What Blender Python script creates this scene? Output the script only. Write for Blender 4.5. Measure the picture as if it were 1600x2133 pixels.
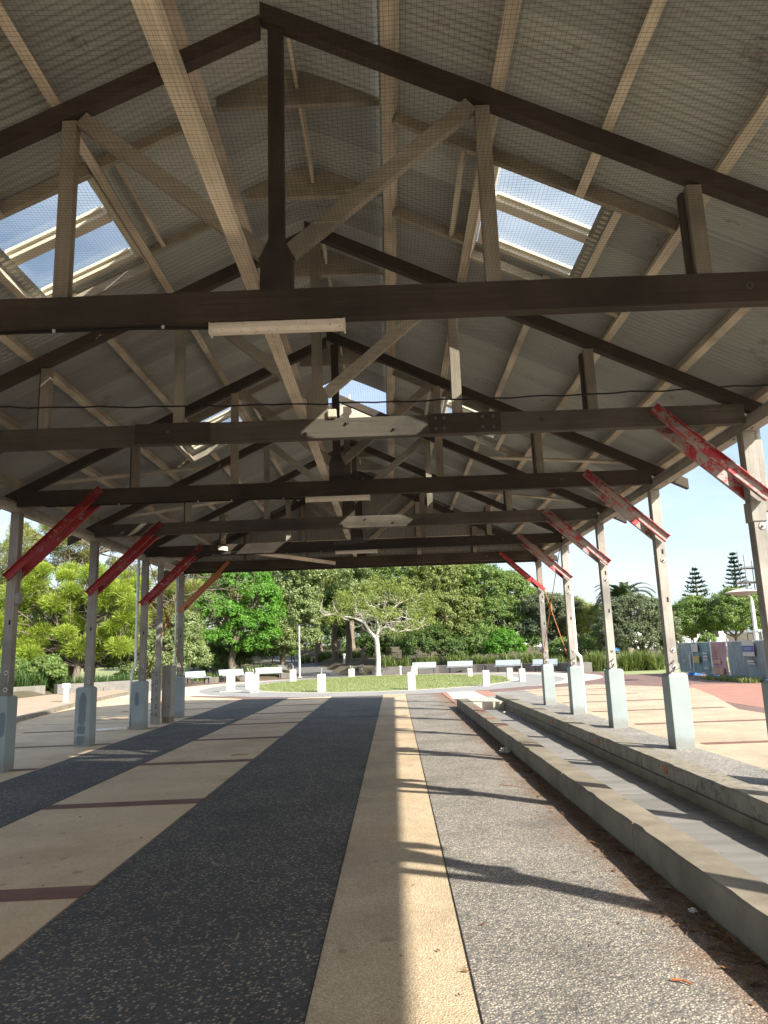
import bpy, bmesh, math, random
import numpy as np
from mathutils import Vector, Matrix

# ------------------------------------------------------------------ clear
for o in list(bpy.data.objects):
    bpy.data.objects.remove(o)
SC = bpy.context.scene
COL = SC.collection
random.seed(7)
RNG = np.random.default_rng(7)

# ------------------------------------------------------------------ camera
cam_d = bpy.data.cameras.new('camera')
cam = bpy.data.objects.new('camera', cam_d)
COL.objects.link(cam)
fwd = Vector((-0.004376, 0.98158, 0.191)); rgt = Vector((0.999363, 0.01106, -0.033944)); upv = Vector((0.035432, -0.19073, 0.981003))
M = Matrix(((rgt.x, upv.x, -fwd.x), (rgt.y, upv.y, -fwd.y), (rgt.z, upv.z, -fwd.z)))
cam.matrix_world = Matrix.Translation((0, 0, 1.6)) @ M.to_4x4()
cam_d.sensor_fit = 'HORIZONTAL'
cam_d.sensor_width = 36.0
cam_d.lens = 34.052
cam_d.clip_start = 0.05
cam_d.clip_end = 6000
SC.camera = cam

# ------------------------------------------------------------------ sky, sun, exposure
SUN = Vector((1.12, -1.06, 1.0)).normalized()        # towards the sun
SUN_EL = math.asin(SUN.z)
W = bpy.data.worlds.new('World')
SC.world = W
W.use_nodes = True
wn = W.node_tree; wn.nodes.clear()
wo = wn.nodes.new('ShaderNodeOutputWorld')
wb = wn.nodes.new('ShaderNodeBackground')
sky = wn.nodes.new('ShaderNodeTexSky')
sky.sky_type = 'NISHITA'
sky.sun_disc = False
sky.sun_elevation = SUN_EL
sky.sun_rotation = math.atan2(SUN.x, SUN.y)
sky.air_density = 1.0
sky.dust_density = 2.0
sky.ozone_density = 1.0
# thin high cloud over the whole sky
tc = wn.nodes.new('ShaderNodeTexCoord')
mp = wn.nodes.new('ShaderNodeMapping'); mp.inputs['Scale'].default_value = (1.0, 1.0, 3.2)
nz = wn.nodes.new('ShaderNodeTexNoise'); nz.inputs['Scale'].default_value = 2.3
nz.inputs['Detail'].default_value = 7; nz.inputs['Roughness'].default_value = 0.55
cr = wn.nodes.new('ShaderNodeValToRGB')
cr.color_ramp.elements[0].position = 0.36; cr.color_ramp.elements[0].color = (0, 0, 0, 1)
cr.color_ramp.elements[1].position = 0.72; cr.color_ramp.elements[1].color = (0.75, 0.75, 0.75, 1)
mx = wn.nodes.new('ShaderNodeMixRGB')
mx.inputs[2].default_value = (4.6, 5.3, 6.4, 1)
wn.links.new(tc.outputs['Generated'], mp.inputs['Vector'])
wn.links.new(mp.outputs['Vector'], nz.inputs['Vector'])
wn.links.new(nz.outputs['Fac'], cr.inputs['Fac'])
wn.links.new(cr.outputs['Color'], mx.inputs[0])
wn.links.new(sky.outputs['Color'], mx.inputs[1])
wn.links.new(mx.outputs['Color'], wb.inputs['Color'])
wb.inputs['Strength'].default_value = 0.10
wn.links.new(wb.outputs['Background'], wo.inputs['Surface'])

sun_d = bpy.data.lights.new('sun', 'SUN')
sun_d.energy = 5.0
sun_d.angle = math.radians(0.53)
sun_d.color = (1.0, 0.94, 0.84)
sun = bpy.data.objects.new('sun', sun_d)
COL.objects.link(sun)
sun.rotation_euler = (-SUN).to_track_quat('-Z', 'Y').to_euler()
sun.location = (20, -20, 20)

SC.view_settings.view_transform = 'Standard'
SC.view_settings.look = 'None'
SC.view_settings.exposure = 1.36
SC.view_settings.gamma = 1.0
SC.view_settings.use_curve_mapping = False

# ------------------------------------------------------------------ helpers
def link(o, parent=None):
    COL.objects.link(o)
    if parent is not None:
        o.parent = parent
    return o

def tag(o, label=None, cat=None, group=None, kind=None):
    if label: o['label'] = label
    if cat: o['category'] = cat
    if group: o['group'] = group
    if kind: o['kind'] = kind
    return o

def empty(name, loc=(0, 0, 0), rz=0.0):
    o = bpy.data.objects.new(name, None)
    o.empty_display_size = 0.2
    o.location = loc
    o.rotation_euler = (0, 0, rz)
    COL.objects.link(o)
    return o

def copy_tree(o, parent=None):
    c = o.copy()
    COL.objects.link(c)
    c.parent = parent
    for ch in o.children:
        copy_tree(ch, c)
    return c

class MB:
    """collects geometry for one mesh"""
    def __init__(s):
        s.v = []; s.f = []
    def add(s, vs, fs):
        n = len(s.v)
        s.v += [tuple(p) for p in vs]
        s.f += [tuple(i + n for i in q) for q in fs]
        return s
    def box(s, x0, x1, y0, y1, z0, z1):
        return s.add([(x0,y0,z0),(x1,y0,z0),(x1,y1,z0),(x0,y1,z0),(x0,y0,z1),(x1,y0,z1),(x1,y1,z1),(x0,y1,z1)],
                     [(0,3,2,1),(4,5,6,7),(0,1,5,4),(1,2,6,5),(2,3,7,6),(3,0,4,7)])
    def beam(s, p0, p1, w, h, up=(0, 0, 1)):
        """bar from p0 to p1, w across, h along up"""
        p0 = Vector(p0); p1 = Vector(p1)
        d = (p1 - p0).normalized()
        a = d.cross(Vector(up)).normalized() * (w / 2)
        b = a.cross(d).normalized() * (h / 2)
        vs = []
        for p in (p0, p1):
            vs += [p - a - b, p + a - b, p + a + b, p - a + b]
        return s.add(vs, [(0,1,2,3),(7,6,5,4),(0,4,5,1),(1,5,6,2),(2,6,7,3),(3,7,4,0)])
    def prism(s, poly, y0, y1):
        """polygon of (x,z) pushed from y0 to y1"""
        n = len(poly)
        vs = [(x, y0, z) for x, z in poly] + [(x, y1, z) for x, z in poly]
        fs = [tuple(range(n)), tuple(range(2*n - 1, n - 1, -1))]
        fs += [((i+1) % n, i, n + i, n + (i+1) % n) for i in range(n)]
        return s.add(vs, fs)
    def slab(s, poly, z0, z1):
        n = len(poly)
        vs = [(x, y, z0) for x, y in poly] + [(x, y, z1) for x, y in poly]
        fs = [tuple(range(n - 1, -1, -1)), tuple(range(n, 2*n))]
        fs += [(i, (i+1) % n, n + (i+1) % n, n + i) for i in range(n)]
        return s.add(vs, fs)
    def tube(s, pts, rad, sides=8, cap=True):
        pts = [Vector(p) for p in pts]
        if not hasattr(rad, '__len__'): rad = [rad] * len(pts)
        n0 = len(s.v); vs = []; fs = []
        ref = Vector((0.31, 0.17, 0.93))
        for i, p in enumerate(pts):
            d = (pts[min(i+1, len(pts)-1)] - pts[max(i-1, 0)]).normalized()
            if abs(d.dot(ref)) > 0.97: r2 = Vector((1, 0, 0))
            else: r2 = ref
            a = d.cross(r2).normalized(); b = d.cross(a)
            for k in range(sides):
                t = 2 * math.pi * k / sides
                vs.append(p + (a * math.cos(t) + b * math.sin(t)) * rad[i])
        for i in range(len(pts) - 1):
            for k in range(sides):
                k2 = (k + 1) % sides
                fs.append((i*sides + k, i*sides + k2, (i+1)*sides + k2, (i+1)*sides + k))
        if cap:
            fs.append(tuple(range(sides - 1, -1, -1)))
            m = (len(pts) - 1) * sides
            fs.append(tuple(range(m, m + sides)))
        return s.add(vs, fs)
    def lathe(s, prof, c=(0, 0, 0), sides=16):
        vs = []; fs = []
        for r, z in prof:
            for k in range(sides):
                t = 2 * math.pi * k / sides
                vs.append((c[0] + r * math.cos(t), c[1] + r * math.sin(t), c[2] + z))
        for i in range(len(prof) - 1):
            for k in range(sides):
                k2 = (k + 1) % sides
                fs.append((i*sides + k, i*sides + k2, (i+1)*sides + k2, (i+1)*sides + k))
        fs.append(tuple(range(sides - 1, -1, -1)))
        m = (len(prof) - 1) * sides
        fs.append(tuple(range(m, m + sides)))
        return s.add(vs, fs)
    def disc_y(s, x, y, z, r, d, sides=12):
        """flat washer facing -Y"""
        vs = []
        for yy in (y, y - d):
            vs += [(x + r * math.cos(2*math.pi*k/sides), yy, z + r * math.sin(2*math.pi*k/sides)) for k in range(sides)]
        fs = [tuple(range(sides, 2*sides)), tuple(range(sides - 1, -1, -1))]
        fs += [(k, (k+1) % sides, sides + (k+1) % sides, sides + k) for k in range(sides)]
        return s.add(vs, fs)
    def mesh(s, name, mat, smooth=False):
        me = bpy.data.meshes.new(name)
        me.from_pydata(s.v, [], s.f)
        bm = bmesh.new(); bm.from_mesh(me)
        bmesh.ops.recalc_face_normals(bm, faces=bm.faces)
        bm.to_mesh(me); bm.free()
        if smooth:
            me.polygons.foreach_set('use_smooth', [True] * len(me.polygons))
        me.materials.append(mat)
        return me
    def build(s, name, mat, parent=None, smooth=False):
        o = bpy.data.objects.new(name, s.mesh(name, mat, smooth))
        return link(o, parent)
    def bevelled(s, name, mat, parent=None, w=0.008, seg=2):
        me = bpy.data.meshes.new(name)
        me.from_pydata(s.v, [], s.f)
        bm = bmesh.new(); bm.from_mesh(me)
        bmesh.ops.recalc_face_normals(bm, faces=bm.faces)
        bmesh.ops.bevel(bm, geom=list(bm.edges), offset=w, segments=seg, affect='EDGES', profile=0.6)
        bm.to_mesh(me); bm.free()
        me.materials.append(mat)
        return link(bpy.data.objects.new(name, me), parent)

def fast_mesh(name, verts, faces, mat, tint=None, smooth=False):
    """numpy verts (N,3), faces (M,k)"""
    me = bpy.data.meshes.new(name)
    k = faces.shape[1]
    me.vertices.add(len(verts)); me.vertices.foreach_set('co', verts.astype(np.float32).ravel())
    me.loops.add(faces.size); me.loops.foreach_set('vertex_index', faces.astype(np.int32).ravel())
    me.polygons.add(len(faces))
    me.polygons.foreach_set('loop_start', np.arange(0, faces.size, k, dtype=np.int32))
    me.update(calc_edges=True)
    if smooth:
        me.polygons.foreach_set('use_smooth', np.ones(len(faces), dtype=bool))
    if tint is not None:
        at = me.attributes.new('tint', 'FLOAT', 'POINT')
        at.data.foreach_set('value', tint.astype(np.float32))
    me.materials.append(mat)
    me.validate()
    return me

# ------------------------------------------------------------------ materials
def new_mat(name):
    m = bpy.data.materials.new(name)
    m.use_nodes = True
    nt = m.node_tree
    return m, nt, nt.nodes['Principled BSDF']

def N(nt, t, **kw):
    n = nt.nodes.new(t)
    for k, v in kw.items():
        if k.startswith('_'): setattr(n, k[1:], v)
        else: n.inputs[k.replace('__', ' ')].default_value = v
    return n

def pos(nt):
    return nt.nodes.new('ShaderNodeNewGeometry').outputs['Position']

def ramp(nt, fac, stops):
    r = nt.nodes.new('ShaderNodeValToRGB')
    e = r.color_ramp.elements
    while len(e) < len(stops): e.new(0.5)
    for i, (p, c) in enumerate(stops):
        e[i].position = p
        e[i].color = (c, c, c, 1) if not hasattr(c, '__len__') else (*c, 1)
    nt.links.new(fac, r.inputs['Fac'])
    return r.outputs['Color']

def mixc(nt, fac, a, b, blend='MIX'):
    m = nt.nodes.new('ShaderNodeMixRGB'); m.blend_type = blend
    for i, v in ((0, fac), (1, a), (2, b)):
        if isinstance(v, (int, float)): m.inputs[i].default_value = v
        elif hasattr(v, '__len__'): m.inputs[i].default_value = (*v, 1)
        else: nt.links.new(v, m.inputs[i])
    return m.outputs['Color']

def noise(nt, scale, detail=4, rough=0.55, vec=None, stretch=None):
    n = N(nt, 'ShaderNodeTexNoise', Scale=scale, Detail=detail, Roughness=rough)
    v = vec if vec is not None else pos(nt)
    if stretch:
        mpn = nt.nodes.new('ShaderNodeMapping'); mpn.inputs['Scale'].default_value = stretch
        nt.links.new(v, mpn.inputs['Vector']); v = mpn.outputs['Vector']
    nt.links.new(v, n.inputs['Vector'])
    return n.outputs['Fac']

def bump(nt, bs, height, strength=0.3, dist=0.01):
    b = N(nt, 'ShaderNodeBump', Strength=strength, Distance=dist)
    nt.links.new(height, b.inputs['Height'])
    nt.links.new(b.outputs['Normal'], bs.inputs['Normal'])

def worn(name, c1, c2, rough=0.75, scale=3.0, c3=None, amt3=0.6, stretch=None, bscale=60, bstr=0.25, metal=0.0, spot=0.62, vary=0.0, splash=None):
    """two tones blended by noise, plus a third in patches"""
    m, nt, bs = new_mat(name)
    a = ramp(nt, noise(nt, scale, 6, 0.6, stretch=stretch), [(0.32, 0.0), (0.68, 1.0)])
    col = mixc(nt, a, c1, c2)
    if c3 is not None:
        k = ramp(nt, noise(nt, scale * 3.1, 10, 0.78), [(spot, 0.0), (spot + 0.035, amt3)])
        col = mixc(nt, k, col, c3)
    if vary:
        oi = nt.nodes.new('ShaderNodeObjectInfo')
        col = mixc(nt, 1.0, col, ramp(nt, oi.outputs['Random'], [(0.0, 1 - vary), (1.0, 1 + vary)]), 'MULTIPLY')
    if splash:      # mud and scuffs near the foot, ragged
        sx = nt.nodes.new('ShaderNodeSeparateXYZ'); nt.links.new(pos(nt), sx.inputs[0])
        ad = nt.nodes.new('ShaderNodeMath'); ad.operation = 'MULTIPLY_ADD'
        nt.links.new(noise(nt, 11, 6, 0.7), ad.inputs[0]); ad.inputs[1].default_value = -0.22; nt.links.new(sx.outputs[2], ad.inputs[2])
        col = mixc(nt, ramp(nt, ad.outputs[0], [(0.0, 0.45), (0.13, 0.0)]), col, splash)
        col = mixc(nt, ramp(nt, noise(nt, 16, 6, 0.75, stretch=(1, 1, 0.4)), [(0.66, 0.0), (0.70, 0.55)]), col, splash)
    nt.links.new(col, bs.inputs['Base Color'])
    bs.inputs['Roughness'].default_value = rough
    bs.inputs['Metallic'].default_value = metal
    bump(nt, bs, noise(nt, bscale, 5, 0.6, stretch=stretch), bstr, 0.006)
    return m

def timber(name, c1, c2, axis, knots=True):
    """painted timber, grain along axis"""
    st = {'x': (0.25, 6, 6), 'y': (6, 0.25, 6), 'z': (6, 6, 0.25)}[axis]
    m, nt, bs = new_mat(name)
    g = noise(nt, 5.0, 6, 0.65, stretch=st)
    d = noise(nt, 1.1, 5, 0.6)
    col = mixc(nt, ramp(nt, g, [(0.3, 0.0), (0.7, 1.0)]), c1, c2)
    dirt = ramp(nt, d, [(0.42, 0.0), (0.66, 0.75)])
    col = mixc(nt, dirt, col, tuple(0.42 * x for x in c1))
    flake = ramp(nt, noise(nt, 9.0, 8, 0.75, stretch=tuple(0.35 * v for v in st)), [(0.63, 0.0), (0.66, 0.6)])
    col = mixc(nt, flake, col, tuple(min(0.7, 1.7 * x) for x in c2))
    crack = ramp(nt, noise(nt, 7.0, 3, 0.5, stretch=tuple(3.0 * v if v > 1 else 0.5 * v for v in st)), [(0.30, 0.75), (0.335, 0.0)])
    col = mixc(nt, crack, col, tuple(0.3 * x for x in c1))
    oi = nt.nodes.new('ShaderNodeObjectInfo')
    col = mixc(nt, 1.0, col, ramp(nt, oi.outputs['Random'], [(0.0, 0.74), (1.0, 1.22)]), 'MULTIPLY')
    nt.links.new(col, bs.inputs['Base Color'])
    bs.inputs['Roughness'].default_value = 0.8
    bump(nt, bs, noise(nt, 14, 6, 0.7, stretch=st), 0.35, 0.006)
    return m

def speckle(name, base, fleck, share, scale, base2=None, rough=0.85, stain=None, stain_amt=0.5, bstr=0.5, near_bench=False, soft=0.12, grime=1.0):
    """exposed aggregate: little stones in a binder"""
    m, nt, bs = new_mat(name)
    v = N(nt, 'ShaderNodeTexVoronoi', Scale=scale)
    w = noise(nt, scale * 0.7, 2, 0.5)
    p = pos(nt)
    add = nt.nodes.new('ShaderNodeVectorMath'); add.operation = 'MULTIPLY_ADD'
    nt.links.new(w, add.inputs[0]); add.inputs[1].default_value = (0.02, 0.02, 0.02)
    nt.links.new(p, add.inputs[2])
    nt.links.new(add.outputs[0], v.inputs['Vector'])
    sep = nt.nodes.new('ShaderNodeSeparateColor')
    nt.links.new(v.outputs['Color'], sep.inputs[0])
    pick = ramp(nt, sep.outputs[0], [(1 - share - soft, 0.0), (1 - share, 1.0)])
    core = ramp(nt, v.outputs['Distance'], [(0.25, 1.0), (0.62, 0.0)])
    k = mixc(nt, 1.0, pick, core, 'MULTIPLY')
    b = base
    if base2 is not None:
        b = mixc(nt, sep.outputs[1], base, base2)
    fl = mixc(nt, sep.outputs[2], fleck, tuple(0.55 * c for c in fleck))
    col = mixc(nt, k, b, fl)
    big = ramp(nt, noise(nt, 0.9, 8, 0.68), [(0.28, 1 - 0.45 * grime), (0.5, 1 - 0.05 * grime), (0.72, 1.0 + 0.25 * grime)])
    col = mixc(nt, 1.0, col, big, 'MULTIPLY')
    if stain is not None:
        s = ramp(nt, noise(nt, 0.55, 7, 0.66), [(0.50, 0.0), (0.72, stain_amt)])
        col = mixc(nt, s, col, stain)
    # trodden-in dark spots
    wet = ramp(nt, noise(nt, 0.35, 9, 0.72, stretch=(1, 0.45, 1)), [(0.52, 0.0), (0.62, 0.35 * grime), (0.75, 0.5 * grime)])
    col = mixc(nt, wet, col, tuple(0.45 * c for c in base))
    sp = ramp(nt, noise(nt, 7.0, 3, 0.4), [(0.68, 0.0), (0.74, 0.5)])
    col = mixc(nt, sp, col, tuple(0.35 * c for c in base))
    if near_bench:
        sx = nt.nodes.new('ShaderNodeSeparateXYZ'); nt.links.new(p, sx.inputs[0])
        nn = noise(nt, 2.6, 7, 0.7)
        ad = nt.nodes.new('ShaderNodeMath'); ad.operation = 'MULTIPLY_ADD'
        nt.links.new(nn, ad.inputs[0]); ad.inputs[1].default_value = 1.1
        nt.links.new(sx.outputs[0], ad.inputs[2])
        dd = ramp(nt, ad.outputs[0], [(0.0, 0.0), (1.0, 1.0)])
        rg = nt.nodes.new('ShaderNodeMapRange')
        rg.inputs[1].default_value = 1.90; rg.inputs[2].default_value = 2.48
        nt.links.new(ad.outputs[0], rg.inputs[0])
        col = mixc(nt, rg.outputs[0], col, (0.17, 0.085, 0.035))
    nt.links.new(col, bs.inputs['Base Color'])
    bs.inputs['Roughness'].default_value = rough
    bump(nt, bs, ramp(nt, v.outputs['Distance'], [(0.0, 1.0), (0.7, 0.0)]), bstr, 0.006)
    return m

def leafmat(name, c1, c2, trans=0.45, rough=0.5):
    m, nt, bs = new_mat(name)
    at = nt.nodes.new('ShaderNodeAttribute'); at.attribute_name = 'tint'
    col = mixc(nt, at.outputs['Fac'], c1, c2)
    nt.links.new(col, bs.inputs['Base Color'])
    bs.inputs['Roughness'].default_value = rough
    bs.inputs['Specular IOR Level'].default_value = 0.35
    tr = nt.nodes.new('ShaderNodeBsdfTranslucent')
    nt.links.new(mixc(nt, 1.0, col, (1.25, 1.2, 0.6), 'MULTIPLY'), tr.inputs['Color'])
    ms = nt.nodes.new('ShaderNodeMixShader'); ms.inputs[0].default_value = trans
    out = nt.nodes['Material Output']
    nt.links.new(bs.outputs[0], ms.inputs[1]); nt.links.new(tr.outputs[0], ms.inputs[2])
    nt.links.new(ms.outputs[0], out.inputs['Surface'])
    return m

def plain(name, c, rough=0.6, metal=0.0, var=0.12):
    m, nt, bs = new_mat(name)
    k = ramp(nt, noise(nt, 9, 5, 0.6), [(0.3, 1 - var), (0.7, 1 + var)])
    nt.links.new(mixc(nt, 1.0, c, k, 'MULTIPLY'), bs.inputs['Base Color'])
    bs.inputs['Roughness'].default_value = rough
    bs.inputs['Metallic'].default_value = metal
    return m

DK1, DK2 = (0.046, 0.034, 0.024), (0.080, 0.060, 0.042)
BG1, BG2 = (0.66, 0.575, 0.445), (0.80, 0.715, 0.57)
MAT = {}
MAT['dark_x'] = timber('dark timber along x', DK1, DK2, 'x')
MAT['dark_z'] = timber('dark timber along z', DK1, DK2, 'z')
MAT['lit_tie_x'] = timber('lit tie timber along x', (0.10, 0.085, 0.066), (0.15, 0.13, 0.105), 'x')  # lighter tone put into the sunlit tie beams, so their sun patches contrast less
MAT['beige_x'] = timber('beige timber along x', BG1, BG2, 'x')
MAT['beige_y'] = timber('beige timber along y', BG1, BG2, 'y')
MAT['beige_z'] = timber('drab timber along z', (0.33, 0.29, 0.225), (0.44, 0.39, 0.31), 'z')
MAT['drab_x'] = timber('drab timber along x', (0.34, 0.30, 0.235), (0.47, 0.42, 0.335), 'x')
MAT['post'] = timber('weathered grey post timber', (0.25, 0.235, 0.21), (0.33, 0.31, 0.275), 'z')
MAT['plate'] = timber('grey plate timber', (0.33, 0.31, 0.27), (0.42, 0.395, 0.345), 'y')
MAT['pedestal'] = worn('painted concrete pedestal', (0.215, 0.26, 0.265), (0.26, 0.305, 0.31), 0.65, 1.6, (0.17, 0.20, 0.205), 0.5, bscale=35, bstr=0.2, spot=0.62, splash=(0.14, 0.115, 0.085))
MAT['patch'] = worn('touch-up paint', (0.11, 0.14, 0.16), (0.13, 0.165, 0.185), 0.6, 3)
MAT['sheet'] = worn('corrugated roof sheet', (0.33, 0.35, 0.335), (0.42, 0.44, 0.425), 0.6, 0.8, (0.17, 0.13, 0.09), 0.55, stretch=(0.6, 3.0, 0.6), bscale=20, bstr=0.06, spot=0.60, vary=0.24)
MAT['gable'] = worn('corrugated gable sheet', (0.28, 0.275, 0.25), (0.34, 0.33, 0.30), 0.6, 0.8, bscale=20, bstr=0.06)
MAT['red'] = worn('red paint flaking a little', (0.24, 0.013, 0.016), (0.33, 0.020, 0.024), 0.6, 2.0, (0.32, 0.27, 0.25), 0.85, bscale=30, bstr=0.3, spot=0.565)
MAT['red_peel'] = worn('red paint worn to grey primer', (0.30, 0.018, 0.024), (0.40, 0.026, 0.034), 0.6, 1.15, (0.30, 0.275, 0.26), 0.95, bscale=30, bstr=0.4, spot=0.452)
MAT['red_mix'] = worn('red flange paint worn to primer', (0.32, 0.018, 0.024), (0.42, 0.028, 0.036), 0.6, 1.3, (0.30, 0.275, 0.26), 0.95, bscale=30, bstr=0.4, spot=0.50)
MAT['orange'] = worn('orange timber brace', (0.34, 0.12, 0.045), (0.42, 0.16, 0.06), 0.6, 3)
MAT['rust'] = worn('rusty steel rod', (0.25, 0.085, 0.03), (0.42, 0.17, 0.06), 0.8, 8)
MAT['bolt'] = plain('dull bolt steel', (0.16, 0.15, 0.14), 0.5, 0.6)
MAT['washer'] = plain('painted washer', (0.42, 0.41, 0.38), 0.6)
MAT['hole'] = plain('near black', (0.012, 0.011, 0.010), 0.9)
MAT['frame'] = worn('cream skylight frame', (0.72, 0.66, 0.52), (0.80, 0.75, 0.63), 0.5, 5, bscale=30, bstr=0.05)
MAT['blue'] = plain('blue plastic', (0.02, 0.16, 0.55), 0.45)
MAT['net'] = plain('black net cord', (0.012, 0.011, 0.010), 0.9)
MAT['lampbody'] = worn('dirty lamp diffuser', (0.66, 0.60, 0.50), (0.76, 0.71, 0.62), 0.45, 12, (0.10, 0.08, 0.06), 0.85, bscale=40, bstr=0.05, spot=0.60)
MAT['concrete'] = worn('weathered concrete', (0.125, 0.105, 0.072), (0.225, 0.195, 0.145), 0.85, 2.4, (0.10, 0.06, 0.03), 0.7, bscale=45, bstr=0.45, spot=0.60)
MAT['concrete_side'] = worn('streaked concrete', (0.17, 0.15, 0.112), (0.255, 0.23, 0.18), 0.85, 3.0, (0.09, 0.078, 0.06), 0.8, stretch=(3, 3, 0.5), bscale=45, bstr=0.45, spot=0.54)
MAT['slab'] = worn('grey stone slab', (0.15, 0.143, 0.13), (0.215, 0.205, 0.19), 0.75, 1.4, (0.09, 0.078, 0.064), 0.6, stretch=(0.5, 4, 1), bscale=50, bstr=0.3, vary=0.14)
MAT['tile'] = worn('dark red tile', (0.16, 0.06, 0.045), (0.20, 0.08, 0.06), 0.6, 6)
MAT['dark_pave'] = speckle('black aggregate paving', (0.036, 0.033, 0.030), (0.40, 0.32, 0.21), 0.23, 54, (0.068, 0.064, 0.059), stain=(0.05, 0.045, 0.04), stain_amt=0.3, bstr=0.6)
MAT['grey_pave'] = speckle('salt and pepper aggregate paving', (0.09, 0.086, 0.080), (0.56, 0.49, 0.39), 0.46, 68, (0.19, 0.172, 0.148), bstr=0.6, near_bench=True, soft=0.2)
MAT['gravel_pave'] = speckle('grey aggregate paving', (0.13, 0.125, 0.115), (0.50, 0.46, 0.39), 0.48, 50, (0.24, 0.225, 0.20), bstr=0.6, soft=0.2)
MAT['cream_pave'] = speckle('cream aggregate paving', (0.44, 0.345, 0.22), (0.66, 0.55, 0.385), 0.62, 75, (0.33, 0.24, 0.145), grime=0.6, stain=(0.26, 0.15, 0.055), stain_amt=0.5, bstr=0.6, soft=0.4)
MAT['tan_pave'] = speckle('tan aggregate paving', (0.61, 0.455, 0.285), (0.76, 0.60, 0.395), 0.55, 100, (0.52, 0.38, 0.23), grime=0.45, stain=(0.30, 0.18, 0.08), stain_amt=0.5, bstr=0.35, soft=0.4)
MAT['sand_pave'] = speckle('pale sand paving', (0.40, 0.325, 0.225), (0.50, 0.425, 0.31), 0.5, 60, (0.33, 0.265, 0.175), grime=0.7, stain=(0.36, 0.26, 0.14), stain_amt=0.3, bstr=0.3, soft=0.4)
MAT['red_band'] = worn('dark red paving band', (0.13, 0.055, 0.036), (0.18, 0.082, 0.055), 0.85, 4, (0.20, 0.15, 0.11), 0.4, bscale=120, bstr=0.4)
MAT['ring_grey'] = worn('grey ring paving', (0.20, 0.195, 0.185), (0.26, 0.25, 0.235), 0.85, 1.2, (0.15, 0.145, 0.14), 0.4, bscale=80, bstr=0.3)
MAT['brick_pave'] = worn('terracotta paving', (0.27, 0.125, 0.085), (0.34, 0.17, 0.12), 0.85, 1.5, (0.20, 0.10, 0.075), 0.4, bscale=60, bstr=0.3)
MAT['foot_pave'] = worn('pale terracotta paving', (0.32, 0.225, 0.155), (0.40, 0.29, 0.205), 0.85, 1.5, (0.24, 0.15, 0.10), 0.4, bscale=60, bstr=0.3)
MAT['brown_pave'] = worn('dark brown paving', (0.13, 0.075, 0.06), (0.18, 0.11, 0.09), 0.85, 1.5, bscale=60, bstr=0.3)
MAT['cream_conc'] = worn('pale concrete', (0.40, 0.365, 0.295), (0.48, 0.445, 0.37), 0.8, 1.5, bscale=60, bstr=0.2)
MAT['path'] = worn('asphalt path', (0.11, 0.108, 0.105), (0.15, 0.145, 0.14), 0.85, 1.2, bscale=60, bstr=0.3)
MAT['soil'] = worn('garden soil and mulch', (0.060, 0.042, 0.025), (0.10, 0.075, 0.042), 0.95, 0.8, (0.07, 0.085, 0.03), 0.8, bscale=12, bstr=0.8, spot=0.52)
MAT['lawn'] = worn('mown lawn', (0.17, 0.205, 0.075), (0.26, 0.28, 0.125), 0.95, 0.7, (0.20, 0.20, 0.08), 0.5, bscale=60, bstr=1.0, spot=0.58)
MAT['wall_dark'] = worn('dark grey block wall', (0.12, 0.115, 0.105), (0.17, 0.16, 0.145), 0.9, 2, (0.24, 0.22, 0.19), 0.5, bscale=40, bstr=0.4)
MAT['wall_pale'] = worn('stained pale concrete wall', (0.11, 0.105, 0.088), (0.17, 0.16, 0.135), 0.9, 2, (0.06, 0.055, 0.045), 0.6, stretch=(2, 2, 0.5), bscale=40, bstr=0.4)
MAT['pier'] = worn('white painted pier', (0.46, 0.44, 0.385), (0.54, 0.52, 0.46), 0.7, 2.5, (0.27, 0.25, 0.20), 0.5, bscale=40, bstr=0.2, spot=0.64)
MAT['fitting'] = plain('weathered bronze fitting', (0.30, 0.31, 0.29), 0.45, 0.5)
MAT['slat'] = plain('pale anodised slat', (0.36, 0.41, 0.45), 0.45, 0.1)
MAT['iron'] = plain('dark bench frame', (0.05, 0.052, 0.055), 0.5, 0.4)
MAT['pole'] = plain('grey galvanised pole', (0.50, 0.51, 0.51), 0.45, 0.3)
MAT['white'] = plain('white painted pipe', (0.72, 0.73, 0.72), 0.5)
MAT['cabinet'] = worn('grubby cabinet steel', (0.22, 0.21, 0.185), (0.28, 0.27, 0.24), 0.55, 3, (0.12, 0.105, 0.09), 0.6, bscale=30, bstr=0.1)
MAT['bark'] = worn('grey brown bark', (0.13, 0.105, 0.08), (0.20, 0.165, 0.125), 0.95, 3, (0.08, 0.062, 0.045), 0.7, stretch=(4, 4, 0.8), bscale=18, bstr=0.8)
MAT['pale_bark'] = worn('pale smooth bark', (0.44, 0.41, 0.355), (0.56, 0.53, 0.47), 0.85, 4, (0.30, 0.27, 0.22), 0.5, bscale=30, bstr=0.4)
MAT['twig'] = worn('bare grey twig', (0.24, 0.205, 0.17), (0.34, 0.30, 0.25), 0.9, 4)
MAT['leaf_bright'] = leafmat('bright green leaf', (0.06, 0.18, 0.022), (0.17, 0.36, 0.05))
MAT['leaf_pale'] = leafmat('pale glossy leaf', (0.12, 0.18, 0.06), (0.31, 0.37, 0.17), rough=0.38)
MAT['leaf_mid'] = leafmat('mid green leaf', (0.085, 0.16, 0.038), (0.24, 0.33, 0.10))
MAT['leaf_olive'] = leafmat('olive green leaf', (0.11, 0.16, 0.04), (0.28, 0.33, 0.11))
MAT['leaf_dark'] = leafmat('dark green leaf', (0.05, 0.10, 0.026), (0.135, 0.21, 0.06))
MAT['leaf_grey'] = leafmat('grey green leaf', (0.085, 0.115, 0.065), (0.21, 0.245, 0.15))
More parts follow.
